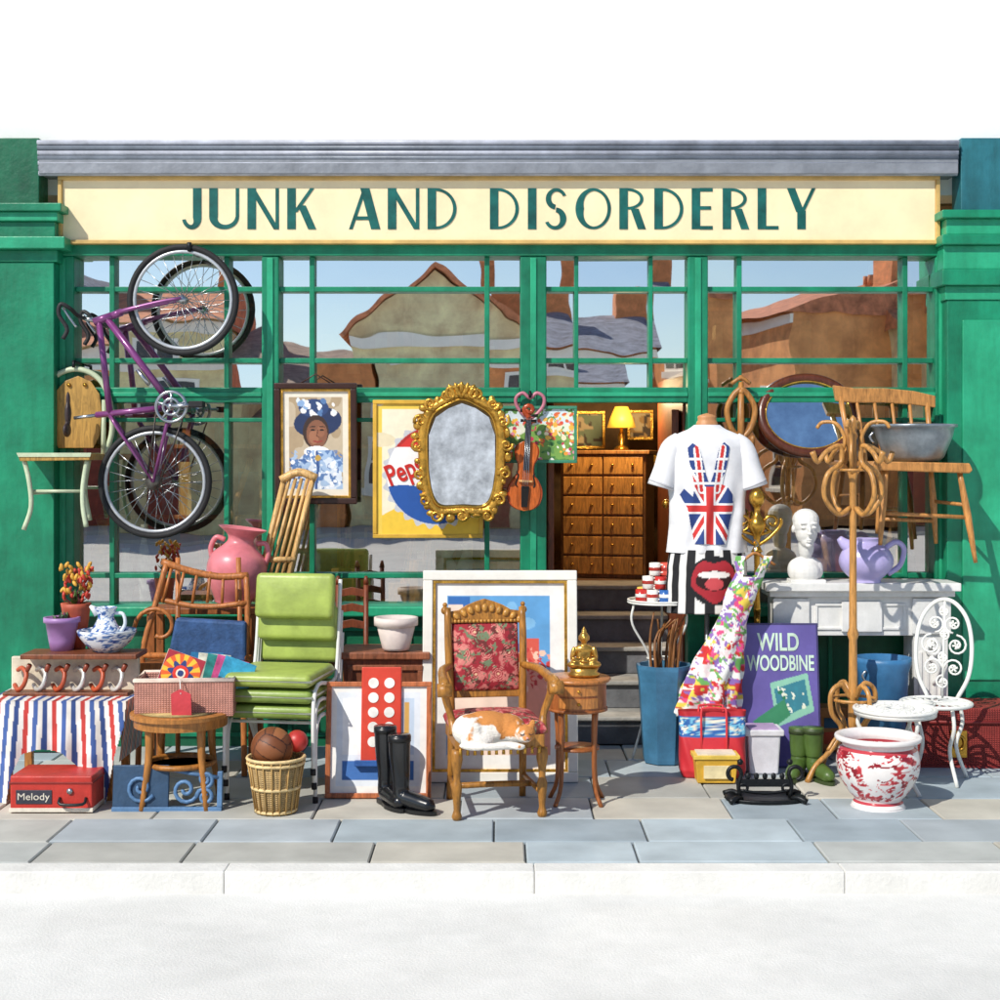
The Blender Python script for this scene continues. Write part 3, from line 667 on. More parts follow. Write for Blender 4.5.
# ================================================================= STRIPED TABLE, coat rack, plants
G('striped_cloth_table',62,802,Y=YR(802)+.12)
bp('table_top',2,700,126,704,-.12,.32,OAK,.004)
for x in(12,112):
    for y in(-.06,.28):bp('leg',x-4,704,x+4,gy,y-.02,y+.02,OAK,.004)
def stripes(R):
    u=(R.x-62)/(1+.0016*(R.y-700))+200*1.0
    k=np.floor(u/4.6).astype(int)%6
    for i,h in enumerate(['ece8e2','c23a34','ece8e2','3f5fa0','e4e0d8','2f4a86']):R.m(k==i,h)
    R.shade(12,.3,3)
poly=[(-8,697),(133,697),(131,722),(122,752),(113,798),(90,796),(86,762),(72,748),(48,744),(30,750),(22,768),(16,800),(-8,798),(-14,750)]
pic('cloth_front',-16,697,135,800,stripes,y=-.13,step=.9,mask=poly,yf=lambda X,Y:.014*np.sin(X/4.2)*np.clip((Y-700)/50,0,1)-.02*np.clip((Y-700)/90,0,1),smooth=True)
a0=L(-8,697);b0=L(133,697)
def pft(X,Yp,yy):
    t=(Yp-697)/103.;return np.stack([(X-gx)*gk,-.13+.46*t,np.full(X.shape,a0.z)+.002*np.sin(X/3)],-1)
pic('cloth_top',-8,697,133,800,stripes,step=1.2,pf=pft)
def pfs(X,Yp,yy):
    t=(X+8)/141.;return np.stack([np.full(X.shape,b0.x)-.04*(Yp-697)/60,-.13+.46*t,(gy-Yp)*gk],-1)
pic('cloth_side',-8,697,133,757,stripes,step=1.2,pf=pfs)
G('red_record_player_case',50,813)
RED=M('c4362c',.45,0,.15,8,.15)
bp('case',10,776,92,812.5,-.0,.28,RED,.008);bp('lid_band',9,782,93,784,-.004,.282,M('8e221c',.5),.002)
bp('label',16,790,52,804,-.004,.0,M('3a3a48',.5),.002);text('lettering','Melody',18,793,50,802,-.0045,M('e8e0d0',.5),.002)
tp('handle',[(60,798,-.0),(62,803,-.03),(84,803,-.03),(86,798,0)],1.6,BLACK,sm=3);tp('dial',[(70,791,-.01),(70,791,0)],3,STEEL)
bp('trim',9,808,93,812,-.006,.282,M('e8e0d0',.5),.002)
G('coat_hook_rack',72,697,-1.25)
MAHL=W('7e4426')
bp('shelf',26,652,141,657,-.1,.14,MAHL,.005);bp('back_board',10,657,138,696,.02,.05,M('e4d8c0',.5,0,.2,8,.1),.006)
bp('base',8,690,132,697,-.09,.1,MAHL,.005)
for i in range(6):
    x=24+i*19
    tp('hook_%d'%i,[(x-8,684,-.02),(x-2,688,-.06),(x+5,682,-.08),(x+6,672,-.06),(x,667,-.03),(x-6,670,.0)],2.3,M('d8d4cc',.3,.4) if i%2 else M('b8502c',.4),sm=5)
    tp('hook_tip_%d'%i,[(x+5,672,-.05),(x+10,663,-.07)],[2,2.6],M('8a3a20',.4))
def tuft(n,base,num,ln,cols,w=.012,spread=1.,seed=1,up=.6):
    R=random.Random(seed)
    for ci,cl in enumerate(cols):
        V=[];Fs=[]
        for i in range(num//len(cols)):
            a=R.uniform(0,6.28);el=R.uniform(up,1.5);d=Vector((math.cos(a)*math.cos(el)*spread,math.sin(a)*math.cos(el)*spread,math.sin(el)))
            l=ln*R.uniform(.6,1.1);s=d.cross(Vector((0,0,1)));s=(s.normalized() if s.length>.01 else Vector((1,0,0)))*w
            p=Vector(base)+Vector((R.uniform(-.02,.02),R.uniform(-.02,.02),0));o=len(V)
            V+=[p-s*.4,p+s*.4,p+d*l*.55+s,p+d*l*.55-s,p+d*l-Vector((0,0,l*.1))];Fs+=[(o,o+1,o+2,o+3),(o+3,o+2,o+4)]
        add(n+'_%d'%ci,V,Fs,M(cl,.6,0,.3,20,0))
G('potted_succulent',61,652,-1.17)
LAV=M('a87fb8',.4,0,.1,8,.05)
lp('pot',62,[(0,651.5),(11,651.5),(13,640),(16,622),(18,622),(18,617),(15,617),(14,624),(0,625)],LAV);tuft('leaves',L(62,622),60,.06,['5a7a4a','8fae86','7a4a6a'],.012,1.,3,.3)
G('potted_flowers',76,652,-1.08)
lp('pot',76,[(0,651.5),(9,651.5),(11,630),(14,608),(15,603),(12,603),(0,606)],M('b8553a',.6))
tuft('leaves',L(76,606),50,.1,['4a6a34','7a2a3a','5f8a40'],.01,1,5,.5)
R=random.Random(8);balls('flowers',[(L(76+R.uniform(-15,15),577+R.uniform(-13,14),R.uniform(-.05,.05)),(.011,.011,.02),(R.uniform(-40,40),R.uniform(-40,40),0)) for i in range(34)],M('d8a23a',.5),8,6)
balls('flowers_red',[(L(76+R.uniform(-15,15),583+R.uniform(-15,18),R.uniform(-.05,.05)),(.01,.01,.02),(R.uniform(-40,40),R.uniform(-40,40),0)) for i in range(36)],M('c03a28',.5),8,6)
def bluew(A,Z):
    n=wn(A*14,Z*400,3.5,2);c=np.tile(np.array(hx('eef2f6')),(len(A),1));c[n>.54]=hx('6f92c4');c[n>.64]=hx('31559a');return c
G('wash_bowl',107,655,-1.22)
lp('bowl',107,[(0,654.5),(12,654.5),(12,651),(20,645),(27,636),(29,630),(26,631),(18,642),(0,648)],VCg,sm=8,colf=bluew,seg=96)
G('water_jug',106,648,-1.22)
lp('body',106,[(0,647),(9,647),(14,640),(15,632),(11,624),(8,617),(10,610),(11,607),(8,610),(6,620)],VCg,sm=8,colf=bluew,seg=64)
tp('handle',[(115,613),(123,614),(125,624),(119,634)],1.8,M('dfe8f4',.2),sm=5);tp('spout',[(98,614),(93,608),(90,606)],[4.5,3,1.5],M('e8eef6',.2))
# ================================================================= ROUND STOOL
G('round_stool',181,803)
ST1=W('b07434',.4,.3)
R_=50*gk;zt_=L(0,713).z
lathe('seat',(0,0,0),[(0,zt_-.06),(R_*.92,zt_-.06),(R_*.93,zt_-.015),(R_,zt_-.012),(R_,zt_+.008),(R_*.93,zt_+.014),(0,zt_+.014)],ST1,40,smooth=False)
lathe('cane_seat',(0,0,0),[(0,zt_+.0165),(R_*.85,zt_+.016)],M('d8b878',.7,0,.2,40,.6,200),40)
for a in(45,135,225,315):
    a=math.radians(a);cx,cy=math.cos(a),math.sin(a);tube('leg',[(R_*.72*cx,R_*.72*cy,zt_-.04),(R_*.74*cx,R_*.74*cy,.25),(R_*.9*cx,R_*.9*cy,.0)],[.024,.019,.014],ST1,8,sm=4)
lathe('ring_stretcher',(0,0,.2),[(R_*.66,0),(R_*.7,.01),(R_*.7,.02),(R_*.66,.03),(R_*.63,.015),(R_*.66,0)],ST1,40)
G('record_box',188,712,-1.45,yaw=4)
PK=M('dc9a88',.7,0,.15,20,.5,100,'wicker')
w=48*gk
box('box_floor',-w+.02,w-.02,-.13,.13,0,.01,PK)
for nm,a in(('front',(-w,w,-.15,-.135,0,.19)),('back',(-w,w,.135,.15,0,.19)),('left',(-w,-w+.012,-.134,.134,0,.187)),('right',(w-.012,w,-.134,.134,0,.187))):box(nm,*a,PK,.006)
tube('rim',[(-w,-.15,.19),(w,-.15,.19),(w,.15,.19),(-w,.15,.19)],.011,M('f0d8c8',.6),8,True)
def sun(R):
    R.bg('e8642c');a=np.arctan2(R.y-658,R.x-181);rr=np.hypot(R.x-181,R.y-658);R.m((np.cos(a*12)>0),'f2c03a');R.m(rr>24,'a82a3a');R.m(rr<14+3*np.cos(a*8),'2a3f7a');R.m(rr<10,'e23a2c');R.m(rr<6,'f4e8d0')
    R.m((rr<4),'2a3f7a')
mats=[('1f7ab0',8,-6),('e8e0cc',14,-2),('2a8f8a',20,4),('d0508a',28,8),('35a0c8',34,12)]
for i,(c,ox,ry) in enumerate(mats):
    LM=Matrix.Translation((ox*gk-.02,.09-.03*i,.1))@Euler((-.15,math.radians(ry+8),0)).to_matrix().to_4x4()
    box('record_sleeve',-.03,.14,-.003,.003,0,.2,M(c,.5,0,.3,18,0),.001)
LM=Matrix.Translation((-.15,-.12,.16))@Euler((-.1,math.radians(20),0)).to_matrix().to_4x4()
box('record_sleeve_back',-.002,.202,.0,.006,0,.2,M('e8e0d0',.6),.001)
o=pic('record_sleeve_front',157,634,205,682,sun,step=.5,pf=lambda X,Y,yy:np.stack([(X-157)/48*.2,np.full(X.shape,-.003),(682-Y)/48*.2],-1))
LM=Matrix.Identity(4)
G('price_tag',182,712,-1.66)
ep('tag',[(171,694),(180,689),(191,694),(192,722),(172,723)],-.004,0,M('cf3f48',.6),.001);tp('string',[(181,694,-.006),(178,680,.04)],.5,WHITE)
# ================================================================= GREEN STACKED CHAIRS
GV=M('a0b254',.4,0,.2,5,.15,30);GVD=M('88a04a',.4,0,.18,5,.1)
for i in range(3):
    G('stacking_chair',286,790,yaw=-9);dz=.085*i;dyy=-.02*i
    z=.43+dz
    def pad(n,x0,x1,y0,y1,z0,z1,mat):
        o=box(n,x0,x1,y0,y1,z0,z1,mat,0);m1=o.modifiers.new('b','BEVEL');m1.width=.03;m1.segments=4;m1.limit_method='NONE'
        for p in o.data.polygons:p.use_smooth=True
    pad('seat',-.24,.23,-.28+dyy,.2+dyy,z,z+.072,GV if i==2 else GVD)
    tube('seat_piping',[(-.241,-.281+dyy,z+.036),(.231,-.281+dyy,z+.036),(.231,.2+dyy,z+.036),(-.241,.2+dyy,z+.036)],.006,M('d4d8c0',.4),6,True)
    bz=.66+.125*i;hp=.25 if i==2 else .2
    LM=Matrix.Translation((0,.25+dyy*1.5-.02*i,bz))@Euler((-.16,0,0)).to_matrix().to_4x4()
    pad('back_pad',-.225,.225,-.032,.03,0,hp,GV)
    LM=Matrix.Identity(4)
    for s in(-1,1):
        t=.011
        tube('side_frame',[(s*.24,-.26+dyy,.0+dz*.9),(s*.238,-.22+dyy,z-.02),(s*.238,.1+dyy,z-.02),(s*.235,.22+dyy,z+.06),(s*.232,.3+dyy,bz+hp-.04)],t,IRONW,8,sm=5)
        tube('rear_leg',[(s*.235,.05+dyy,z-.02),(s*.24,.22+dyy,.2+dz),(s*.245,.28+dyy,.0+dz*.9)],t,IRONW,8,sm=4)
        lathe('foot',(s*.24,-.26+dyy,dz*.9),[(.015,0),(.015,.03),(.011,.035)],RUB,10)
    tube('front_bar',[(-.235,-.2+dyy,z-.025),(.235,-.2+dyy,z-.025)],.009,IRONW,8)
# ================================================================= BLUE IRON BRACKETS
G('iron_bracket',165,813,Y=YR(813)+.05,rx=-6)
BI=M('5b82ac',.5,.1,.2,8,.2);BI2=M('33506e',.5,.1,.2,8,.2)
bp('plate',112,766,168,811,0,.02,BI2,.004);bp('bar_bottom',112,807,222,812,-.015,.03,BI,.003);bp('bar_side',217,772,222,807,-.01,.02,BI,.003)
for cx,cy,r,a,t in((185,790,14,0,1.5),(205,797,9,180,1.4),(205,780,8,90,-1.4),(140,788,15,30,1.5)):tp('scroll',[p+(-.006,) for p in spiral(cx,cy,r,2,t,a,20)],2,BI)
tp('brace',[(170,770,-.004),(190,774,-.004),(218,778,-.004)],2,BI)
# ================================================================= WICKER BASKET + BALLS
G('wicker_basket',276,812)
WK=M('d9b57a',.75,0,.2,20,.8,100,'wicker')
lp('weave',276,[(0,811.5),(19,811.5),(21,800),(25,775),(28,757),(25.5,757),(22,775),(18,805),(0,806)],WK,seg=40)
for r,rr in((757,28.5),(762,27.8),(786,23.5),(809,20)):
    c=L(276,r);tube('hoop',[(c.x+rr*gk*math.cos(a),rr*gk*math.sin(a),c.z) for a in [i*math.pi/16 for i in range(32)]],1.7*gk,M('e8cb92',.6,0,.2,30,.3),6,True)
for i in range(20):
    a=i*math.pi/10;p=lambda rr,r:(L(276,0).x+rr*gk*math.cos(a),rr*gk*math.sin(a),L(0,r).z);tube('stake',[p(20.5,811),p(25.5,776),p(29,757)],.9*gk,M('c09a5c',.7),5)
G('leather_ball',272,748,YR(812))
def bc(V):
    v=np.array([list(q) for q in V]);c0=np.array(L(272,748));d=(v-c0)/(21*gk)
    c_,s_=math.cos(.5),math.sin(.5);d=np.stack([d[:,0]*c_-d[:,2]*s_,d[:,1],d[:,0]*s_+d[:,2]*c_],-1)
    ad=np.abs(d);ax=ad.argmax(1);nx_=np.array([1,2,0])[ax];mx=ad[np.arange(len(d)),ax];k=d[np.arange(len(d)),nx_]/mx
    srt=np.sort(ad,1);edge=(srt[:,2]-srt[:,1])<.045;f=((k+1)*1.5)%1;g=edge|(np.abs(f-.5)>.46)
    c=np.tile(np.array(hx('9a6038')),(len(v),1));c[ax==1]=hx('87502c');c[(np.floor((k+1)*1.5)%2==0)]=hx('74401f');c[g]=hx('35190e');return c
balls('ball',[(L(272,748),21*gk)],VCm(.55),96,64,bc)
G('red_ball',297,741,YR(812)+.05);balls('ball',[(L(297,741,-.0),11*gk)],M('b8322c',.4))
# ================================================================= CABINET, POT, FRAMES, GAME BOARD
G('wooden_cabinet',386,775)
CB=W('7c4428',.5,.3);gb=gy
bp('carcass',345,656,428,gb,-.12,.2,CB,.006);bp('top',341,649,431,656,-.15,.22,W('94583a'),.006);frame('door_trim',350,662,424,770,5,-.135,-.119,W('94583a'),.003)
G('plant_pot',396,650,-.93)
lp('pot',396,[(0,649.5),(13,649.5),(14,647),(19,627),(18,626),(22,625),(22,617),(19,617),(17,626),(0,628)],M('e0d2ca',.6,0,.1,8,.1),seg=24)
G('ladderback_chair',355,770,Y=-.6)
for x in(338,366):tp('post',[(x,583,.0),(x,HR+H*S(-.6),.0)],2.6,MAH)
for r in(590,606,622):ep('slat',[(338,r),(352,r-3),(366,r),(366,r+7),(352,r+5),(338,r+7)],-.008,.008,MAH,.002)
bp('seat',334,655,372,661,-.3,.02,MAH)
for x in(338,366):tp('finial',[(x,584),(x,576)],[3.2,1.5],MAH)
G('framed_print',378,798,rx=-9)
frame('frame',325,683,431,798,5,-.02,.015,W('b8683c'),.004)
def fr(R):
    R.bg('ece9e4');R.r(336,694,420,787,'dfe5ec');R.r(342,762,414,781,'3a6cb0');R.r(342,700,380,756,'f2f2f0');R.r(386,700,414,756,'c0d0e2');R.shade(9,.1,3);R.r(404,704,409,750,'d0a050')
pic('print',329,687,427,794,fr,y=-.004,step=1.)
G('counter_game_board',381,765,Y=YR(798)+.03,rx=-9)
bp('board',361,668,401,764,-.03,-.004,M('d2412c',.4,0,.1,8,.05),.006)
for i in range(5):
    for j in range(2):
        x=373+j*16;r=684+i*14.5;tube('hole_%d_%d'%(i,j),[L(x,r,-.034),L(x,r,-.0301)],5.2*gk,M('f4efe6',.5),20,smooth=False);
bp('foot',355,760,407,766,-.05,.01,M('2a5aa0',.4),.004)
# ================================================================= WELLINGTON BOOTS
def welly(name,px,row,h,mat,sole,yaw):
    G(name,px,row,yaw=yaw)
    tube('boot',[(0,.01,h),(0,.01,h*.99),(0,.008,h*.7),(0,.0,h*.45),(0,0,.12),(0,-.012,.07),(0,-.07,.058),(0,-.13,.048),(0,-.18,.042),(0,-.205,.036)],[.056,.058,.054,.045,.042,.048,.044,.043,.036,.012],mat,18,sm=4)
    tube('opening',[(0,.01,h+.001),(0,.01,h-.03)],[.05,.03],M('2c2a28',.9),18)
    tube('top_band',[(0,.01,h-.03),(0,.01,h)],[.06,.06],sole,18)
    poly=[];n=24
    for i in range(n):
        a=2*math.pi*i/n;y=-.085+.135*math.sin(a);x=.047*math.cos(a)*(1.0 if y<-.06 else .85);poly.append((x,y))
    V=[(x,y,0) for x,y in poly]+[(x,y,.02) for x,y in poly];add('sole',V,[tuple(range(n))[::-1],tuple(range(n,2*n))]+[(i,(i+1)%n,(i+1)%n+n,i+n) for i in range(n)],sole)
    box('heel',-.036,.036,-.03,.048,0,.03,sole,.006)
WB=M('14161a',.25,0,.2,6,.05,coat=.3)
welly('rubber_boot',386,804,.4,WB,BLACK,28);welly('rubber_boot',401,810,.38,WB,BLACK,58)
GB=M('4f6a2e',.4,0,.2,6,.05);welly('green_rubber_boot',799,776,.27,GB,M('3a4a24',.5),-25);welly('green_rubber_boot',814,778,.28,GB,M('3a4a24',.5),15)
# ================================================================= LARGE FRAMED PAINTING
G('large_framed_painting',499,782,rx=-7)
WF=M('ebe8de',.5,0,.08,5,.05)
frame('outer_frame',422,571,578,782,10,-.03,.02,WF,.006);frame('gilt_slip',432,581,568,772,3,-.022,.015,GOLD,.002)
def lpn(R):
    R.bg('efede8');R.r(447,597,551,756,'5fa0d4');R.clip=(R.x>447)&(R.x<551)&(R.y>597)&(R.y<756)
    R.n(16,.6,'7fb8e0',2);R.p([(447,756),(447,597),(470,597),(470,612),(490,612),(490,628),(512,628),(512,645),(530,645),(530,756)],'2f6ab0')
    R.p([(447,756),(447,606),(463,606),(463,621),(483,621),(483,637),(505,637),(505,654),(523,654),(523,756)],'f0d6c4')
    R.p([(523,756),(523,660),(551,672),(551,756)],'e89a84');R.r(520,640,540,668,'d85a4a');R.dots(60,505,650,551,690,1,3.4,['e0503c','f0a08c','c83a3a','f4c8b0'],5);R.shade(14,.2,5)
pic('canvas',434,583,566,770,lpn,y=-.006,step=1.)
# ================================================================= ARMCHAIR + CAT
G('carved_armchair',493,808,yaw=9)
CW=W('a8722c',.38,.35);
def damask(V):
    v=np.array([list(q) for q in V]);X=v[:,0]*1000;Y=v[:,1]*1000
    c=np.tile(np.array(hx('9c2430')),(len(v),1));n=wn(X,Y,34,4);c[n>.52]=hx('b84048');c[n>.62]=hx('d07a72')
    for cx in(-120,0,120):
        for cy in(-170,-40,90,200,310):
            ox=cx+(60 if (cy//10)%2 else 0);dx=X-ox;dy=Y-cy;a=np.arctan2(dy,dx);rr=np.hypot(dx,dy);p=42+9*np.cos(a*6)
            k=(rr<p)&(np.abs(((rr/11)%1)-.5)<.2);c[k]=hx('dc9084');c[rr<7]=hx('e8c098')
    c[wn(X+90,Y,24,8)>.66]=hx('6a2a28');c[wn(X,Y+70,20,14)>.69]=hx('6f8060');return c
def cushion(n,x0,x1,y0,y1,z0,z1,nx=80,colf=damask,puff=.02):
    V=[];Fs=[];m=nx
    for side in(0,1):
        for j in range(m+1):
            for i in range(m+1):
                u=i/m*2-1;w=j/m*2-1;e=(1-abs(u)**6)*(1-abs(w)**6);e=max(e,0)**.35
                zc=(z0+z1)/2;hz=(z1-z0)/2;z=zc+(hz*e+puff*(1-u*u)*(1-w*w)*(1 if side else 0))*(1 if side else -1)
                V.append(Vector((x0+(x1-x0)*i/m,y0+(y1-y0)*j/m,z)))
    N=(m+1)**2
    for j in range(m):
        for i in range(m):
            a=j*(m+1)+i;Fs.append((a,a+m+1,a+m+2,a+1));a+=N;Fs.append((a,a+1,a+m+2,a+m+1))
    return add(n,V,Fs,VCm(.8),smooth=True,cols=colf(V))
sw=.225
box('seat_rail_front',-sw,sw,-.24,-.205,.35,.42,CW,.006);box('seat_rail_back',-sw+.02,sw-.02,.19,.22,.35,.42,CW,.006)
for s in(-1,1):box('seat_rail_side',s*(sw-.003),s*(sw-.035),-.204,.19,.352,.418,CW,.004)
cushion('seat_cushion',-.235,.235,-.25,.21,.4,.485)
for s in(-1,1):
    x=s*.215
    lathe('front_leg',(x,-.22,0),[(.018,0),(.026,.02),(.016,.05),(.02,.1),(.027,.17),(.017,.2),(.022,.26),(.03,.3),(.026,.35)],CW,14,2)
    tube('back_leg',[(s*.195,.24,0),(s*.19,.2,.2),(s*.19,.205,.45),(s*.2,.25,.8),(s*.2,.285,1.0)],[.018,.02,.022,.02,.018],CW,8,sm=4)
    tube('arm',[(s*.195,.23,.7),(s*.25,.08,.7),(s*.27,-.1,.685),(s*.275,-.19,.68),(s*.28,-.25,.66)],[.018,.022,.024,.028,.03],CW,10,sm=5)
    tube('arm_scroll',[(s*.28-.035,-.25,.65),(s*.28+.035,-.25,.65)],[.034,.034],CW,16)
    tube('arm_post',[(s*.225,-.19,.42),(s*.235,-.15,.5),(s*.265,-.17,.6),(s*.27,-.19,.67)],[.024,.018,.02,.022],CW,10,sm=4)
    tube('side_stretcher',[(s*.215,-.22,.12),(s*.195,.22,.12)],.014,CW,8)
tube('cross_stretcher',[(-.2,0,.12),(0,-.03,.13),(.2,0,.12)],.016,CW,8,sm=4)
LM=Matrix.Translation((0,.235,.56))@Euler((-.18,0,0)).to_matrix().to_4x4()
box('back_rail_low',-.19,.19,-.012,.02,-.03,.01,CW,.005)
LM=LM@Euler((math.radians(90),0,0)).to_matrix().to_4x4()
cushion('back_cushion',-.178,.178,.005,.36,-.025,.035,80)
LM=Matrix.Translation((0,.235,.56))@Euler((-.18,0,0)).to_matrix().to_4x4()
ext('crest',[(-.21,.36),(.21,.36),(.215,.41),(.18,.425),(.14,.43),(.1,.455),(.05,.475),(0,.49),(-.05,.475),(-.1,.455),(-.14,.43),(-.18,.425),(-.215,.41)],-.02,.02,CW,.006)
balls('crest_carving',[((x*.038,-.024,.405+.035*math.cos(x*.45)),(.016,.012,.022),(0,x*12,0)) for x in range(-5,6)]+[((x*.02,-.026,.37),(.009,.008,.009)) for x in range(-9,10)],W('c08a3c',.35,.3),10,8)
for s in(-1,1):balls('finial',[((s*.21,0,.43),.022),((s*.21,0,.46),.013)],CW)
LM=Matrix.Identity(4)
for k in range(12):
    x=-.2+k*.036;tube('fringe_%d'%k,[(x,-.243,.36),(x,-.245,.325)],[.007,.009],GOLD,6)
G('sleeping_cat',497,747,-1.93,yaw=6)
def catm():
    m,nt,b=nodes('cat_fur');N=nt.nodes;Lk=nt.links;tc=N.new('ShaderNodeTexCoord');no=N.new('ShaderNodeTexNoise');no.inputs['Scale'].default_value=9;no.inputs['Detail'].default_value=3
    mp=N.new('ShaderNodeMapping');mp.inputs['Location'].default_value=(.37,.1,.22);Lk.new(tc.outputs['Object'],mp.inputs[0]);Lk.new(mp.outputs[0],no.inputs['Vector'])
    sp=N.new('ShaderNodeSeparateXYZ');Lk.new(tc.outputs['Object'],sp.inputs[0])
    ad=N.new('ShaderNodeMath');ad.operation='MULTIPLY_ADD';ad.inputs[1].default_value=1.6;Lk.new(sp.outputs[2],ad.inputs[0]);Lk.new(no.outputs[0],ad.inputs[2])
    a2=N.new('ShaderNodeMath');a2.operation='MULTIPLY_ADD';a2.inputs[1].default_value=.3;Lk.new(sp.outputs[0],a2.inputs[0]);Lk.new(ad.outputs[0],a2.inputs[2])
    cr=N.new('ShaderNodeValToRGB');e=cr.color_ramp.elements;e[0].position=.68;e[0].color=hx('ece6dc')+(1,);e[1].position=.73;e[1].color=hx('cc8644')+(1,)
    Lk.new(a2.outputs[0],cr.inputs[0])
    n2=N.new('ShaderNodeTexNoise');n2.inputs['Scale'].default_value=160;mp2=N.new('ShaderNodeMapping');mp2.inputs['Scale'].default_value=(.4,1,1);Lk.new(tc.outputs['Object'],mp2.inputs[0]);Lk.new(mp2.outputs[0],n2.inputs['Vector'])
    bpn=N.new('ShaderNodeBump');bpn.inputs['Strength'].default_value=.7;bpn.inputs['Distance'].default_value=.008;Lk.new(n2.outputs[0],bpn.inputs['Height']);Lk.new(bpn.outputs[0],b.inputs['Normal'])
    Lk.new(cr.outputs[0],b.inputs['Base Color']);b.inputs['Roughness'].default_value=.85;return m
CF=catm()
blob('body',[((-.05,.05,.085),(.15,.1,.085)),((-.13,.03,.08),(.09,.1,.08)),((.05,.05,.08),(.1,.09,.075)),((-.1,-.045,.04),(.085,.045,.038),(0,0,12)),((.09,0,.07),(.06,.06,.055)),
 ((.13,-.045,.072),(.055,.05,.046)),((.135,-.09,.056),(.024,.022,.018)),((.098,-.06,.118),(.017,.009,.03),(0,-16,0)),((.166,-.055,.116),(.016,.009,.029),(0,18,0)),
 ((.04,-.08,.022),(.075,.022,.02),(0,0,-8)),((-.03,-.095,.02),(.1,.02,.018),(0,0,4)),((-.13,-.08,.02),(.07,.022,.019),(0,0,-30)),((.095,-.095,.018),(.035,.02,.016))],CF,.005,4)
DK=M('4a2c20',.6)
for s in(-1,1):tube('closed_eye',[(.135+s*.022-.011,-.094,.080),(.135+s*.022,-.1,.0755),(.135+s*.022+.011,-.094,.080)],.0024,DK,6,sm=3)
balls('nose',[((.136,-.1125,.062),(.007,.004,.005))],M('e09a90',.5))
tube('mouth',[(.126,-.108,.050),(.136,-.1115,.054),(.146,-.108,.050)],.0016,DK,5,sm=3)
# ================================================================= SIDE TABLE + BUDDHA
G('round_side_table',577,802)
TW=W('9c5a2a',.35,.3);zt_=.645;r_=.178
lathe('top',(0,0,0),[(0,zt_-.012),(r_-.01,zt_-.012),(r_,zt_),(r_-.008,zt_+.01),(0,zt_+.01)],W('b87438',.3,.3),40)
lathe('drum',(0,0,0),[(0,zt_-.15),(r_*.86,zt_-.15),(r_*.86,zt_-.012),(0,zt_-.012)],TW,40,smooth=False)
lathe('band',(0,0,0),[(r_*.8,zt_-.165),(r_*.9,zt_-.16),(r_*.9,zt_-.148),(r_*.8,zt_-.146)],TW,40)
for z in(zt_-.135,zt_-.07):
    n=10;V=[];
    for i in range(n+1):
        a=math.radians(-130+80*i/n)
        for zz in(z,z+.052):V.append((r_*.885*math.cos(a),r_*.885*math.sin(a),zz))
    add('drawer',V,[(2*i,2*i+2,2*i+3,2*i+1) for i in range(n)],W('c07c3c',.3,.3),solid=.006);balls('knob',[((0,-r_*.93,z+.026),.009)],BRASS)
for a in(35,145,225,315):
    a=math.radians(a);c_,s_=math.cos(a),math.sin(a);tube('leg',[(r_*.7*c_,r_*.7*s_,zt_-.15),(r_*.66*c_,r_*.66*s_,.3),(r_*.7*c_,r_*.7*s_,.1),(r_*.95*c_,r_*.95*s_,.0)],[.017,.013,.011,.012],TW,8,sm=4)
lathe('shelf',(0,0,.28),[(0,0),(r_*.66,0),(r_*.66,.012),(0,.012)],TW,30)
e=G('buddha_statue',584,676,-1.5)
e.scale=(1.15,1.15,1.15)
BZ=M('c79a4a',.3,.8,.3,15,.2)
lathe('lotus_base',(0,0,0),[(.07,0),(.075,.012),(.06,.022),(.068,.036),(.0,.038)],BZ,24,sy=.75)
blob('figure',[((0,0,.052),(.075,.045,.022)),((-.045,-.02,.055),(.032,.028,.018)),((.045,-.02,.055),(.032,.028,.018)),((0,.005,.09),(.036,.026,.045)),((0,.005,.12),(.044,.024,.024)),((0,0,.148),(.012,.012,.016)),
 ((0,-.002,.175),(.022,.023,.027)),((0,.0,.203),(.012,.012,.013)),((0,0,.216),(.005,.005,.009)),((-.022,0,.172),(.004,.005,.013)),((.022,0,.172),(.004,.005,.013)),((0,-.025,.172),(.004,.005,.007)),
 ((-.05,0,.1),(.012,.014,.035),(0,10,0)),((.05,0,.1),(.012,.014,.035),(0,-10,0)),((-.032,-.025,.075),(.03,.012,.011),(0,25,20)),((.032,-.025,.075),(.03,.012,.011),(0,-25,-20)),((0,-.035,.072),(.02,.012,.009))],BZ,.003,2)
# ================================================================= BLUE BUCKET + TWIGS, MUG STAND
G('blue_bin',664,762)
lp('bin',664,[(0,761),(21,761),(22,757),(27,680),(29,668),(29,664),(26,664),(24,680),(0,690)],M('3f7496',.45,0,.2,6,.1),seg=8,smooth=False,ang=.39)
R=random.Random(4)
for i in range(12):
    x=652+i*2.3;tp('stick_%d'%i,[(x,690,R.uniform(-.05,.05)),(x+R.uniform(-3,8),640,R.uniform(-.05,.08)),(x+R.uniform(0,14),616+R.uniform(-5,10),R.uniform(-.05,.1))],[1.6,1.4,.8],W('8a5a30'),sm=3,seg=5)
G('wire_plant_stand',660,757)
rr=32*gk;zt_=L(0,603).z+.0
lathe('top',(0,0,zt_),[(0,0),(rr,0),(rr+.006,.006),(rr,.012),(0,.01)],IRONW,36)
tube('rim',[(rr*math.cos(a),rr*math.sin(a),zt_+.02) for a in [i*math.pi/16 for i in range(32)]],.006,IRONW,6,True)
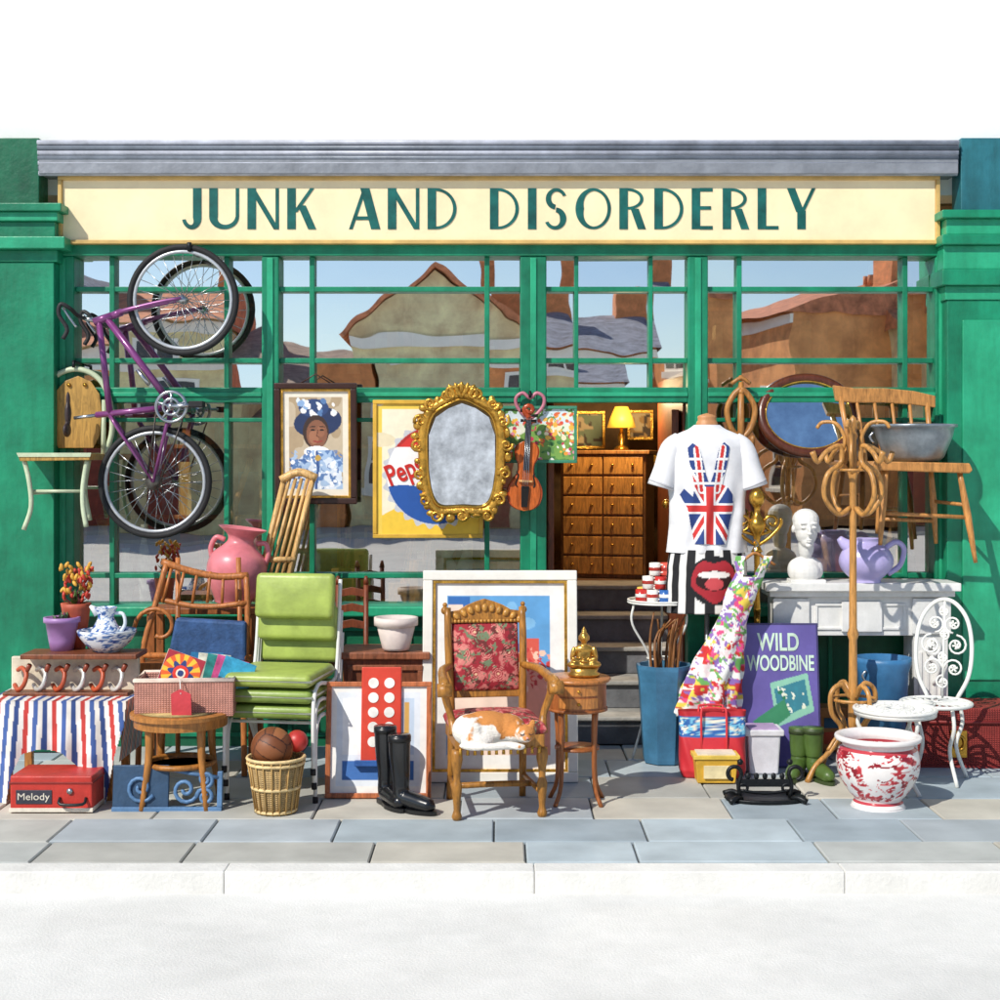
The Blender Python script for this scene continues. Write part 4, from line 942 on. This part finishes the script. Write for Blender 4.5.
for k in range(3):
    a=math.radians(200+k*120);c_,s_=math.cos(a),math.sin(a)
    tube('leg',[(rr*.9*c_,rr*.9*s_,zt_),(rr*.95*c_,rr*.95*s_,zt_-.12),(rr*.35*c_,rr*.35*s_,zt_-.34),(rr*.5*c_,rr*.5*s_,.3),(rr*.95*c_,rr*.95*s_,0)],.008,IRONW,6,sm=6)
tube('ring',[(rr*.4*math.cos(a),rr*.4*math.sin(a),zt_-.33) for a in [i*math.pi/12 for i in range(24)]],.005,IRONW,6,True)
mugs=[(640,0,-.07,'c8342e'),(651,0,-.09,'f0ece4'),(663,0,-.1,'2f62a8'),(676,0,-.08,'e8e4dc'),(684,0,-.0,'c23a34'),(644,0,.08,'e8c860'),(660,0,.08,'f4f0ea'),(675,0,.09,'3a8a8a'),
 (647,1,-.06,'e8e4dc'),(659,1,-.07,'c8342e'),(671,1,-.06,'f0ece4'),(654,2,-.05,'f0ece4'),(665,2,-.04,'d85a4a')]
for px_,lv,y,c in mugs:
    G('mug',660,603,Y=YR(757));x=(px_-660)*gk
    z=.013+lv*.078;m=M(c,.25,0,.1,20,0)
    lathe('cup',(x,y,z),[(0,0),(.03,0),(.034,.005),(.034,.076),(.031,.076),(.03,.01),(0,.01)],m,18)
    lathe('band',(x,y,z),[(.0347,.03),(.0352,.033),(.0352,.048),(.0347,.05)],M('f4f0e8' if c[0] in'c23' else 'b8382e',.3),18)
    tube('handle',[(x+.03,y-.01,z+.065),(x+.055,y-.015,z+.06),(x+.055,y-.015,z+.025),(x+.03,y-.01,z+.018)],.005,m,6,sm=4)
# ================================================================= MANNEQUIN WITH T-SHIRT
G('shop_mannequin',707,500,-.45)
SHW=M('e6e6e8',.85,0,.07,6,.45,10)
rows=[(425,13,9),(429,18,11),(433,28,14),(438,38,17),(446,43,19),(458,43,20),(475,40,20),(500,38,19),(525,38,19),(552,41,20)]
def hw(row):
    return np.interp(row,[r[0] for r in rows],[r[1] for r in rows]),np.interp(row,[r[0] for r in rows],[r[2] for r in rows])
def fold(x,r):return .009*math.sin(x*.35+r*.06)*max(0,min(1,(r-455)/60.))+.005*math.sin(x*.2-r*.15)
V=[];Fs=[];seg=72;rr2=np.linspace(425,552,56)
for j,r in enumerate(rr2):
    a_,b_=hw(r)
    for k in range(seg):
        t=2*math.pi*k/seg;x=a_*math.cos(t);v=L(707+x,r,(b_*gk)*math.sin(t));v.y+=fold(x,r);V.append(v)
for j in range(len(rr2)-1):
    for k in range(seg):Fs.append((j*seg+k,(j+1)*seg+k,(j+1)*seg+(k+1)%seg,j*seg+(k+1)%seg))
add('t_shirt_body',V,Fs,SHW,smooth=True)
for s in(-1,1):
    tp('t_shirt_sleeve',[(707+s*26,441,0),(707+s*36,450,-.01),(707+s*42,470,-.02),(707+s*47,487,-.02)],[10,11.5,12,13.5],SHW,sm=5,seg=20)
    tp('sleeve_hem',[(707+s*45.6,483,-.02),(707+s*46.4,485,-.02)],[13.5,13.6],M('c8c8cc',.9),seg=20)
tp('neckband',[(707+14.5*math.cos(t),429-2.5*math.sin(t),10*gk*math.sin(t)) for t in [i*math.pi/12 for i in range(24)]],1.6,M('3a4a8a',.8),closed=True)
lp('neck',707,[(12,434),(11,424),(9,420),(9,416),(0,413)],W('c48a5a',.5,.1),sm=2,sy=.8)
def hand(R):
    x=R.x-707;y=(R.y-508)
    R.c[:]=hx('27407e')
    for a in(1,-1):
        d=np.abs(x*.86-a*y*.5);R.m(d<4.6,'ecebea');R.m(d<2,'c8302e')
    R.l([(694,450),(699,490)],7,'ecebea');R.l([(720,448),(714,490)],7,'ecebea');R.l([(694,447),(699,490)],3.4,'c8302e');R.l([(720,447),(714,490)],3.4,'c8302e')
    for r in(458,470,482):R.r(685,r,728,r+2.4,'ecebea')
    R.m((np.abs(x)<6)&(R.y>486),'ecebea');R.m((np.abs(y)<5.5),'ecebea');R.m((np.abs(x)<3.6)&(R.y>486),'c8302e');R.m(np.abs(y)<3.4,'c8302e')
HP=[(692,543),(688,524),(685,507),(678,494),(682,488),(690,496),(692,486),(687,462),(685,448),(690,443),(697,448),(703,474),(706.5,484),(710,474),(716,448),(721,442),(727,447),(724,466),(719.5,484),(725,487),(730,494),(731,507),(727,524),(723,544)]
def ys(X,Y):
    a_,b_=hw(Y);x=X-707
    return -(b_*gk)*np.sqrt(np.clip(1-(x/a_)**2,0.02,1))-.006+.009*np.sin(x*.35+Y*.06)*np.clip((Y-455)/60.,0,1)+.005*np.sin(x*.2-Y*.15)
pic('hand_print',676,440,732,546,hand,step=.5,mask=HP,yf=ys,mat=VCm(.8))
def skirtpaint(A,Z):
    k=np.floor(A/(2*math.pi)*26).astype(int)%2;c=np.tile(np.array(hx('17171b')),(len(A),1));c[k==0]=hx('e6e4e0')
    x=np.cos(A);fr_=np.sin(A)<0;rz=(Z/gk)
    cx=(x-.1)/.56;cz=(rz-3)/22.
    q=(cx**2+cz**2<1.25)&fr_;c[q]=hx('15151a');q=(cx**2+(cz*1.1+.12*np.cos(cx*5))**2<1)&fr_;c[q]=hx('a82430');q2=((cx/.8)**2+(cz/.45)**2<1)&fr_;c[q2]=hx('2a070c');q3=((cx/.7)**2+((cz-.26)/.17)**2<1)&fr_;c[q3]=hx('ece8e4');q4=((cx/.4)**2+((cz+.15)/.28)**2<1)&fr_;c[q4]=hx('c84a50');return c
lathe('shorts',L(707,582),[(a*gk,(582-r)*gk) for r,a in [(612,42),(604,41.5),(596,41),(590,41),(584,41),(578,40.5),(572,40),(566,40),(560,39),(554,38),(549,37)]],VCm(.8),260,5,skirtpaint,sy=.55)
tp('stand_pole',[(707,612,0),(707,HR+H*S(-.45)-2,0)],2.5,STEEL)
lp('stand_base',707,[(0,HR+H*S(-.45)),(26,HR+H*S(-.45)),(26,HR+H*S(-.45)-3),(4,HR+H*S(-.45)-8)],BLACK)
# ================================================================= BRASS STAND + DRESS
G('brass_hat_stand',760,765,Y=-.5)
gb=HR+H*S(-.5)
lp('post',757,[(16,gb),(16,gb-3),(5,gb-10),(3,gb-20),(3,620),(4,612),(3,600),(3,556),(6,552),(3,546),(4,536),(8,530),(9,522),(4,515),(3,508),(7,503),(8,496),(5,490),(0,487)],BRASS,seg=20,sm=2)
for s in(-1,1):
    tp('arm_scroll',[p+(0,) for p in [(757,536)]+spiral(757+s*15,522,9,2,1.2*s,90,16)],1.6,BRASS);tp('arm',[(757,546,0),(757+s*12,538,0),(757+s*23,526,0),(757+s*24,518,0)],1.8,BRASS,sm=4)
G('floral_dress',725,635,-.66)
# a sleeveless dress on a hanger: bodice, waist, then a skirt of folds swept to the left
cl=[(553,756,18,0),(562,753,18,.02),(572,750,14,.05),(585,745,15,.06),(600,739,15,.06),(612,735,13.5,.055),(625,731,15,.06),(645,724,20,.075),(670,716,25,.09),(695,710,28,.1),(714,707,29.5,.105)]
rws=np.linspace(556,714,110);nseg=120;V=[];Fs=[];X2=[];Y2=[]
for j,r in enumerate(rws):
    cxx=np.interp(r,[c[0] for c in cl],[c[1] for c in cl]);wv=np.interp(r,[c[0] for c in cl],[c[2] for c in cl]);dp_=np.interp(r,[c[0] for c in cl],[c[3] for c in cl])
    fa=.0+.24*np.clip((r-615)/80.,0,1)
    for k in range(nseg):
        t=2*math.pi*k/nseg;f=1+fa*math.sin(t*9+1.2*math.sin(t*2)+r*.012)*.55+.04*math.sin(t*5+r*.2)
        dr=0
        if r<574:
            u=abs(math.cos(t));dr=(574-r)*0
        zr=r+(3*math.sin(t*9+.5) if r>712 else 0)
        V.append(L(cxx+wv*f*math.cos(t),zr,dp_*f*math.sin(t)));X2.append(cxx+wv*math.cos(t)+ (0 if math.sin(t)<0 else 300));Y2.append(r)
for j in range(len(rws)-1):
    for k in range(nseg):
        if rws[j]<575 and abs(math.cos(2*math.pi*(k+.5)/nseg))<.5:continue   # neckline between the straps
        Fs.append((j*nseg+k,j*nseg+(k+1)%nseg,(j+1)*nseg+(k+1)%nseg,(j+1)*nseg+k))
X2=np.array(X2);Y2=np.array(Y2);R=Ras(X2,Y2)
R.bg('ecd8d8');yel=(Y2>640)
R.m(wn(X2,Y2,10,1)>.54,'dc4c80');R.m(wn(X2+50,Y2,9,2)>.56,'6aa858');R.m(wn(X2,Y2+70,8,3)>.6,'e8cc50');R.m((wn(X2,Y2,7,9)>.6)&yel,'c8302f');R.m(wn(X2+20,Y2,7,15)>.64,'8a68b0');R.m(wn(X2,Y2,6,21)>.62,'f0f0ea')
add('dress',V,Fs,VCm(.8,.2),smooth=True,cols=R.c,solid=.003)
tp('hanger',[(736,566,.0),(748,557,.0),(755,553,.0),(763,557,.0),(775,565,.0)],1.5,OAK,sm=3);tp('hanger_hook',[(755,553,.0),(755,548,.0),(759,545,.03),(758,541,.1),(757,544,.14)],.8,STEEL,sm=3)
# ================================================================= TOTE BAG, YELLOW BOX
G('tote_bag',712,776)
w0=33*gk;h_=66*gk
V=[];Fs=[];n=56;lv=[(0,.86,.07),(.02,.93,.09),(.12,1,.1),(.5,.99,.08),(.85,1.0,.055),(1.,1.03,.045)]
def sec(t,wx,dy,z):
    c_,s_=math.cos(t),math.sin(t);return (math.copysign(abs(c_)**.5,c_)*wx,math.copysign(abs(s_)**.5,s_)*dy+.006*math.sin(c_*9+z*30),z)
def bagc(V):
    v=np.array([list(q) for q in V]);z=v[:,2]/h_;c=np.tile(np.array(hx('c42a34')),(len(v),1));c[(z>.62)&(z<.93)]=hx('2a62a8');c[(z>.93)]=hx('b82830')
    f=(z>.66)&(z<.9)&(v[:,1]<0);c[f&(wn(v[:,0]*1000,v[:,2]*1000,16,3)>.52)]=hx('7cc4e0');c[f&(wn(v[:,0]*1000,v[:,2]*1000,13,9)>.58)]=hx('e8e4d0');return c
zs=np.linspace(0,1,60)
for z in zs:
    a_=np.interp(z,[l[0] for l in lv],[l[1] for l in lv]);d=np.interp(z,[l[0] for l in lv],[l[2] for l in lv])
    for k in range(n):V.append(Vector(sec(2*math.pi*k/n,a_*w0,d,z*h_)))
for j in range(len(zs)-1):
    for k in range(n):Fs.append((j*n+k,j*n+(k+1)%n,(j+1)*n+(k+1)%n,(j+1)*n+k))
Fs.append(tuple(range(n))[::-1]);add('bag_body',V,Fs,VCm(.55),smooth=True,cols=bagc(V))
add('contents',[(-w0*.9,-.035,h_*.9),(w0*.9,-.035,h_*.9),(w0*.9,.035,h_*.95),(-w0*.9,.035,h_*.95)],[(0,1,2,3)],M('e0e4dc',.8))
for y in(-.062,.05):
    tube('handle',[(-.07,y-.02,h_*.4),(-.07,y-.01,h_*.98),(-.05,y-.0,h_*1.05),(.05,y-.0,h_*1.05),(.07,y-.01,h_*.98),(.07,y-.02,h_*.4)],.007,M('d8383f',.6),6,sm=3)
G('yellow_tub',715,782)
bp('tub',694,757,736,781,-.07,.07,M('e0b03a',.5),.006,.012);bp('tub_rim',692,753,738,757,-.078,.078,M('e8c656',.5),.003);bp('tub_contents',696,751.5,734,753.2,-.065,.065,M('e8dcc4',.7),.001);bp('label',702,763,728,776,-.074,-.066,M('e8d8a8',.6),.002)
# ================================================================= PURPLE SIGN
G('enamel_advert_sign',779,768,rx=-8)
bp('edge',737,624,822,768,-.002,.012,M('3f3a6a',.5),.002)
def ws(R):
    R.bg('6a60a4');R.shade(30,.3,2);R.p([(772,684),(810,674),(816,712),(778,728)],'8fc8b0');R.p([(776,690),(807,680),(811,706),(781,720)],'3f8494');R.dots(26,780,688,807,712,.8,2.4,['e0e8d0','2f7a58','e8ecdc','3f8a9a'],4)
    R.p([(754,722),(786,700),(792,716),(764,736)],'3f8a64');R.l([(742,760),(762,735),(774,725)],3,'3f8a64')
pic('enamel_face',739,626,820,766,ws,y=-.004,step=.8,mat=VCg)
MT=M('cfe8d4',.4)
text('lettering_top','WILD',760,634,802,652,-.005,MT,.003,.02);text('lettering_bottom','WOODBINE',749,656,817,672,-.005,MT,.003,.02)
# ================================================================= WHITE PLANTER
G('white_planter',761,772)
bp('planter',745,732,778,771.5,-.09,.09,M('dddbe2',.5,0,.1,8,.1),.01,.012);bp('rim',742,727,781,733,-.1,.1,M('e8e6ea',.5),.006);bp('contents',747,725.5,776,727.3,-.085,.085,M('b8a0c4',.8),.001)
# ================================================================= BOOT SCRAPER
G('iron_boot_scraper',765,800)
lathe('base_tray',(0,0,0),[(0,.0),(.2,.0),(.215,.012),(.21,.022),(.19,.014),(0,.012)],IRONB,28,sy=.55)
for s in(-1,1):
    x=s*.13
    for y,sg in((-.05,-1),(.05,1)):
        tube('foot_scroll',[(x,y,.02),(x+s*.03,y+sg*.03,.03),(x+s*.07,y+sg*.05,.012)],[.012,.012,.016],IRONB,8,sm=3)
    pts=[(x,0,.015),(x+s*.01,0,.08),(x-s*.005,0,.13)]+[(x+s*.03+.035*math.cos(a)*-s,0,.14+.035*math.sin(a)) for a in [i*.5 for i in range(10)]]
    tube('upright_scroll',pts,.011,IRONB,8,sm=3)
    tube('inner_scroll',[(x-s*.02+.03*math.cos(a)*s*(1-i_/14),0,.06+.03*math.sin(a)*(1-i_/14)) for i_,a in enumerate([i*.55 for i in range(11)])],.008,IRONB,8,sm=2)
    balls('finial',[((x,0,.2),.016)],IRONB)
box('scraper_blade',-.13,.13,-.006,.006,.07,.11,IRONB,.002);tube('cross_bar',[(-.13,0,.05),(0,0,.035),(.13,0,.05)],.008,IRONB,8,sm=3)
for k in range(-2,3):balls('bead_%d'%k,[((k*.045,0,.125),(.014,.01,.018))],IRONB)
# ================================================================= HAT STAND
G('bentwood_hat_stand',853,778)
HS=W('c08a48',.35,.3)
lp('post',853,[(0,738),(4,738),(5,720),(4.5,700),(6,696),(4.5,690),(4,640),(6,634),(4,628),(3.6,560),(3.6,480),(5,474),(3.6,468),(3.6,440),(5,436),(2.5,430),(4.5,425),(3,418),(0,415)],HS,seg=16)
def pol(lst,a):
    c_,s_=math.cos(a),math.sin(a);return [((r*gk)*c_,(r*gk)*s_,(gy-row)*gk) for r,row in lst]
for k in range(4):
    a=math.radians(22+90*k)
    tube('leg',pol([(3,698),(14,684),(26,692),(25,712),(14,728),(26,748),(44,762),(54,778)],a),[.014]*7+[.017],HS,8,sm=5)
    tube('leg_brace',pol([(4,738),(12,730),(22,738),(30,748)],a),.009,HS,8,sm=5)
    tube('coat_hook',pol([(4,508),(18,514),(34,496),(30,474),(14,462),(16,446),(32,452),(42,462),(48,452)],a),[.014]*8+[.017],HS,8,sm=5)
    tube('hat_hook',pol([(3,474),(12,458),(8,440),(16,424),(30,422),(36,428)],a+.78),.011,HS,8,sm=5)
cz=(gy-690)*gk;tube('umbrella_ring',[(22*gk*math.cos(t),22*gk*math.sin(t),cz-.05) for t in [i*math.pi/14 for i in range(28)]],.009,HS,8,True)
tube('hook_ring',[(15*gk*math.cos(t),15*gk*math.sin(t),(gy-470)*gk) for t in [i*math.pi/12 for i in range(24)]],.008,HS,8,True)
# ================================================================= OVAL MIRROR
G('oval_mirror',808,416,-.1,rx=-19)
gl=[(808+44*math.cos(a),416+36*math.sin(a)) for a in [i*math.pi/24 for i in range(48)]]
ep('glass',gl,-.01,0,M('d8e8f6',.04,1,.2,6,.12,9))
tp('frame',[(808+47*math.cos(a),416+40*math.sin(a),-.01) for a in [i*math.pi/32 for i in range(64)]],5,W('5a2c18',.3,.3),closed=True,seg=12)
tp('bead',[(808+43*math.cos(a),416+36*math.sin(a),-.022) for a in [i*math.pi/32 for i in range(64)]],1.2,GOLD,closed=True)
G('carved_wooden_rail',740,420,-.14)
CR=W('b0783c',.4,.3)
tp('stem',[(741,382),(741,470)],[3,4],CR);tp('cross',[(731,384,-.01),(741,378,-.01),(750,384,-.01)],2,CR,sm=3)
for s in(-1,1):tp('prong',[(741,440,0),(741+s*10,428,0),(741+s*14,410,0),(741+s*8,396,0),(741,388,0)],3,CR,sm=5);tp('low_prong',[(741,462,0),(741+s*9,450,0),(741+s*12,436,0)],2.6,CR,sm=4)
balls('boss',[(L(741,392),3.6*gk),(L(741,378),3*gk),(L(741,440),4*gk)],CR)
# ================================================================= HANGING WINDSOR CHAIR + BASIN
G('kitchen_chair',905,470,-.35)
CH=W('c08648',.4,.3)
ep('top_rail',[(838,384),(860,387),(890,387),(920,390),(942,395),(942,407),(920,404),(890,402),(860,402),(841,400)],.125,.16,CH,.006)
for i,x in enumerate((846,862,880,898,916,934)):tp('spindle',[(x,396+i*1.2,.14),(x+10-i*1.5,462,.1)],[3,2] if i in(0,5) else 1.8,CH,seg=8)
ep('seat',[(864,461),(958,463),(961,470),(958,473),(866,470),(862,466)],-.22,.16,CH,.008)
for p in([(878,470,-.18),(874,505,-.2),(870,543,-.23)],[(950,472,-.18),(957,515,-.2),(963,560,-.23)],[(888,470,.1),(886,500,.13),(884,535,.16)],[(936,472,.1),(940,505,.13),(944,545,.16)]):
    tp('leg',p,[2.6,3.8,2],CH,sm=4)
tp('stretcher_front',[(873,512,-.2),(958,516,-.2)],[2,2],CH);tp('stretcher_side',[(874,500,-.2),(886,498,.13)],1.8,CH);tp('stretcher_side_2',[(956,504,-.2),(940,502,.13)],1.8,CH);tp('stretcher_back',[(885,520,.14),(941,522,.14)],2,CH)
G('enamel_basin',914,462,-.38)
lp('basin',914,[(0,461.5),(24,461.5),(29,457),(37,437),(39,428),(42,427),(42,424.5),(38,425),(36,432),(27,455),(0,457)],M('8f989f',.35,.5,.2,10,.1),seg=40)
tp('handle',[(873,432,-.02),(869,437,-.02),(873,443,-.02)],1.3,STEEL,sm=3)
# ================================================================= MANTELPIECE, BUST, JUG, TUB
G('marble_mantelpiece',857,760,Y=-.33)
MW=M('e4e3e0',.4,0,.12,4,.1,grime=.1);gb=HR+H*S(-.33)
bp('shelf',761,581,953,589,-.16,.16,MW,.005);bp('shelf_mould',766,589,949,595,-.12,.16,MW,.004);bp('frieze',772,595,944,634,-.08,.14,MW,.004)
frame('frieze_panel',812,602,902,628,2.5,-.09,-.079,MW,.002)
bp('tablet',838,600,878,630,-.1,-.078,MW,.004)
for x0,x1 in((772,804),(910,944)):
    bp('jamb',x0,634,x1,gb-14,-.08,.14,MW,.004);bp('jamb_block',x0-2,597,x1+2,632,-.1,-.078,MW,.004);bp('plinth',x0-3,gb-14,x1+3,gb-.3,-.1,.14,MW,.004)
    m=(x0+x1)/2
    for j in range(4):bp('flute',x0+5+j*7,650,x0+8+j*7,720,-.088,-.079,MW,.002)
    tp('corbel',[p+(-.1,) for p in spiral(m,646,9,2,1.4,-90,16)],2.2,MW);tp('corbel_tail',[(m-2,654,-.1),(m+6,665,-.1),(m+2,682,-.09)],[3,3,1.5],MW,sm=4)
G('marble_bust',806,583,-.4)
MB=M('e2e1dd',.55,0,.08,6,.05)
q=gk
def b3(px_,row,y,rx_,ry_,rz_,rot=None):
    v=L(px_,row,y);return ((v.x,v.y,v.z),(rx_*q,ry_*q,rz_*q))+((rot,) if rot else ())
blob('head_and_chest',[b3(806,524,0,13,15,14),b3(806,532,-.01,11,12.5,14),b3(806,541,-.03,7,8,7),b3(806,546,0,8,8,14),b3(806,520,.01,13.4,15,11.5),
 b3(806,529.5,-.098,1.9,3.6,4.2),b3(806,533,-.104,2.8,2.6,1.8),b3(801,522.8,-.082,3.9,2,1.2),b3(811,522.8,-.082,3.9,2,1.2),b3(806,539,-.088,3.3,2,1.1),b3(806,541.2,-.086,2.8,2,1.1),b3(806,545,-.075,3.2,3.2,2.4),
 b3(793,529,.0,1.6,3,4),b3(819,529,.0,1.6,3,4),b3(806,564,.02,15,10,8),b3(796,570,.02,8,8,11),b3(816,570,.02,8,8,11),b3(806,572,-.01,14,10,12),b3(801,527,-.078,3,1.5,1.6),b3(811,527,-.078,3,1.5,1.6)],MB,.0042,1)
bp('socle',789,579,824,583,-.06,.07,MB,.004)
G('lavender_jug',868,583,-.42)
LJ=M('b8aede',.3,0,.12,6,.03,coat=.3)
lp('body',866,[(0,582.5),(14,582.5),(15,579),(24,570),(27,560),(23,550),(16,544),(14,541),(15,538),(11,541),(9,552)],LJ,sm=4,sy=.85)
tp('spout',[(855,550),(845,544),(839,538)],[9,6,3],LJ,sm=4,seg=14)
tp('handle',[(884,549),(896,542),(904,549),(900,565),(888,574)],2.8,LJ,sm=6)
G('blue_tub',880,752,-.62)
gb=HR+H*S(-.62)
lp('tub',883,[(0,gb),(20,gb),(25,672),(28,662),(28,657),(25,657),(22,675),(0,680)],M('36709e',.45,0,.2,6,.1),seg=28);tp('lid_knob',[(862,668,-.1),(858,673,-.1),(862,680,-.1)],1.2,STEEL,sm=3)
G('cardboard_box',842,752)
bp('box',817,708,868,751.5,-.0,.2,M('c98a52',.8,0,.15,8,.2),.004);ep('flap',[(817,708),(868,708),(872,714),(820,715)],-.06,-.055,M('b87a44',.8));bp('label',824,718,852,728,-.004,-.0,M('3a6a8a',.7),.001);bp('label_low',824,732,852,744,-.004,-.0,M('d85a3a',.7),.001)
# ================================================================= PATIO TABLE + CHAIR
G('iron_patio_table',895,788)
zt_=L(0,709).z;rr=.215
tube('rim',[(rr*math.cos(t),rr*math.sin(t),zt_) for t in [i*math.pi/20 for i in range(40)]],.011,IRONW,8,True)
lathe('rim_apron',(0,0,zt_),[(rr,-.03),(rr+.004,-.03),(rr+.004,0),(rr,0)],IRONW,40)
for r0 in(.05,.1,.15,.195):tube('lattice_ring',[(r0*math.cos(t),r0*math.sin(t),zt_) for t in [i*math.pi/16 for i in range(32)]],.008,IRONW,6,True)
for k in range(24):
    a=k*math.pi/12;tube('lattice',[(.03*math.cos(a),.03*math.sin(a),zt_),(.12*math.cos(a+.2),.12*math.sin(a+.2),zt_),(rr*math.cos(a),rr*math.sin(a),zt_)],.0065,IRONW,5,sm=3)
for k in range(3):
    a=math.radians(-70+120*k);c_,s_=math.cos(a),math.sin(a);tube('leg',[(.18*c_,.18*s_,zt_-.01),(.19*c_,.19*s_,zt_-.1),(.06*c_,.06*s_,.2),(.14*c_,.14*s_,.08),(.22*c_,.22*s_,0)],.011,IRONW,8,sm=6)
tube('leg_ring',[(.07*math.cos(t),.07*math.sin(t),.21) for t in [i*math.pi/10 for i in range(20)]],.008,IRONW,6,True)
G('iron_patio_chair',936,780,yaw=-28)
zs_=.43;sr=.19
tube('seat_rim',[(sr*math.cos(t),sr*math.sin(t),zs_) for t in [i*math.pi/16 for i in range(32)]],.011,IRONW,8,True)
for k in range(18):
    a=k*math.pi/9;tube('seat_lattice',[(.02*math.cos(a),.02*math.sin(a),zs_),(.1*math.cos(a+.25),.1*math.sin(a+.25),zs_),(sr*math.cos(a),sr*math.sin(a),zs_)],.007,IRONW,5,sm=3)
for k in(45,135,225,315):
    a=math.radians(k);c_,s_=math.cos(a),math.sin(a);tube('leg',[(.15*c_,.15*s_,zs_),(.17*c_,.17*s_,zs_-.12),(.13*c_,.13*s_,.18),(.2*c_,.2*s_,0)],.011,IRONW,8,sm=5)
LM=Matrix.Translation((0,.18,zs_+.03))@Euler((-.14,0,0)).to_matrix().to_4x4()
bh=.52
tube('back_hoop',[(-.08,0,-.03),(-.14,0,.1),(-.155,0,.26),(-.13,0,.41),(-.07,0,.5),(0,0,bh+.01),(.07,0,.5),(.13,0,.41),(.155,0,.26),(.14,0,.1),(.08,0,-.03)],.012,IRONW,8,sm=5)
for (cx,cz,r0,t,a0) in((-.06,.14,.055,1.4,0),(.06,.14,.055,-1.4,180),(-.07,.27,.06,1.5,90),(.07,.27,.06,-1.5,90),(-.05,.39,.05,1.4,-90),(.05,.39,.05,-1.4,-90),(0,.2,.03,1.2,90),(0,.33,.03,1.2,-90),(0,.06,.04,1.3,90),(0,.46,.03,1.2,90)):
    tube('filigree',[(p[0],0,p[1]) for p in spiral(cx,cz,r0,.012,t,a0,20)],.0065,IRONW,6)
    for k in range(5):
        t2=k*1.256+a0;tube('petal',[(cx,0,cz),(cx+.022*math.cos(t2),0,cz+.022*math.sin(t2))],[.004,.008],IRONW,5)
tube('centre_spine',[(0,0,-.03),(0,0,bh)],.007,IRONW,6);LM=Matrix.Identity(4)
# ================================================================= PORCELAIN URN
def urnc(A,Z):
    X=A*24;Y=Z*210;c=np.tile(np.array(hx('ece6e2')),(len(A),1));zr=(Z/gk);b=(zr>10)&(zr<58)
    n=wn(X,Y,6,2);c[(n>.52)&b]=hx('d8686a');c[(n>.575)&b]=hx('b8303a');c[(wn(X+9,Y,5,9)>.66)&b]=hx('8e1f2c');c[(wn(X,Y+30,4,17)>.6)&b]=hx('ece6e2')
    c[(zr>=58)&(zr<61)]=hx('b8404a');c[(zr>5)&(zr<7.5)]=hx('b8404a');return c
G('porcelain_urn',878,806)
lp('urn',878,[(0,805.5),(24,805.5),(25,802),(23,798),(30,790),(38,776),(41,762),(39,750),(35,745),(37,741),(42,739),(42,735),(37,735),(33,741),(34,752),(30,775),(0,790)],VCg,sm=16,colf=urnc,seg=260)
lp('stand',878,[(0,809),(26,809),(27,806),(25,804),(0,804)],M('e8e2e0',.4),seg=40)
# ================================================================= RED HAMPER
G('red_wicker_hamper',955,768,yaw=-3)
RW=M('a8352f',.7,0,.2,15,.9,60,'wicker');RT=M('7c201e',.6)
bp('body',893,722,1034,767.5,-.0,.36,RW,.01);bp('lid',889,708,1038,721,-.01,.37,RW,.012)
for x in(903,1015):bp('strap',x-3,706,x+3,766,-.016,.0,M('7a4020',.5),.003)
bp('lock_plate',950,730,966,757,-.02,.0,BRASS,.003)
tp('lock_ring',[p+(-.03,) for p in [(958+5*math.cos(t),742+7*math.sin(t)) for t in [i*math.pi/8 for i in range(16)]]],1.5,BRASS,closed=True)
for r in(722,767):tp('edge_rope',[(893,r,-.004),(1034,r,-.004)],2,RT)
# ================================================================= WORLD, SUN, CAMERA
el=math.radians(42);az=math.radians(40)
d=Vector((-math.sin(az)*math.cos(el),-math.cos(az)*math.cos(el),math.sin(el)))
w=bpy.data.worlds.new('World');scene.world=w;w.use_nodes=True;nt=w.node_tree
sky=nt.nodes.new('ShaderNodeTexSky');sky.sky_type='NISHITA';sky.sun_disc=False;sky.sun_elevation=el;sky.sun_rotation=math.atan2(d.x,d.y)
sky.dust_density=.3;sky.ozone_density=3.
bg=nt.nodes['Background'];bg.inputs[1].default_value=.12;nt.links.new(sky.outputs[0],bg.inputs[0])
sl=bpy.data.lights.new('sun','SUN');sl.energy=4.2;sl.angle=math.radians(.5);sl.color=(1,.95,.86)
so=bpy.data.objects.new('sun',sl);scene.collection.objects.link(so);so.rotation_euler=d.to_track_quat('Z','Y').to_euler()
cd=bpy.data.cameras.new('camera');co=bpy.data.objects.new('camera',cd);scene.collection.objects.link(co)
co.location=(0,-D,H);co.rotation_euler=(math.radians(90),0,0);cd.sensor_width=36;cd.lens=36*F/1000;cd.shift_y=-(500-HR)/1000;cd.clip_end=1000;cd.clip_start=.1
scene.camera=co
scene.view_settings.view_transform='Standard';scene.view_settings.look='None';scene.view_settings.exposure=0
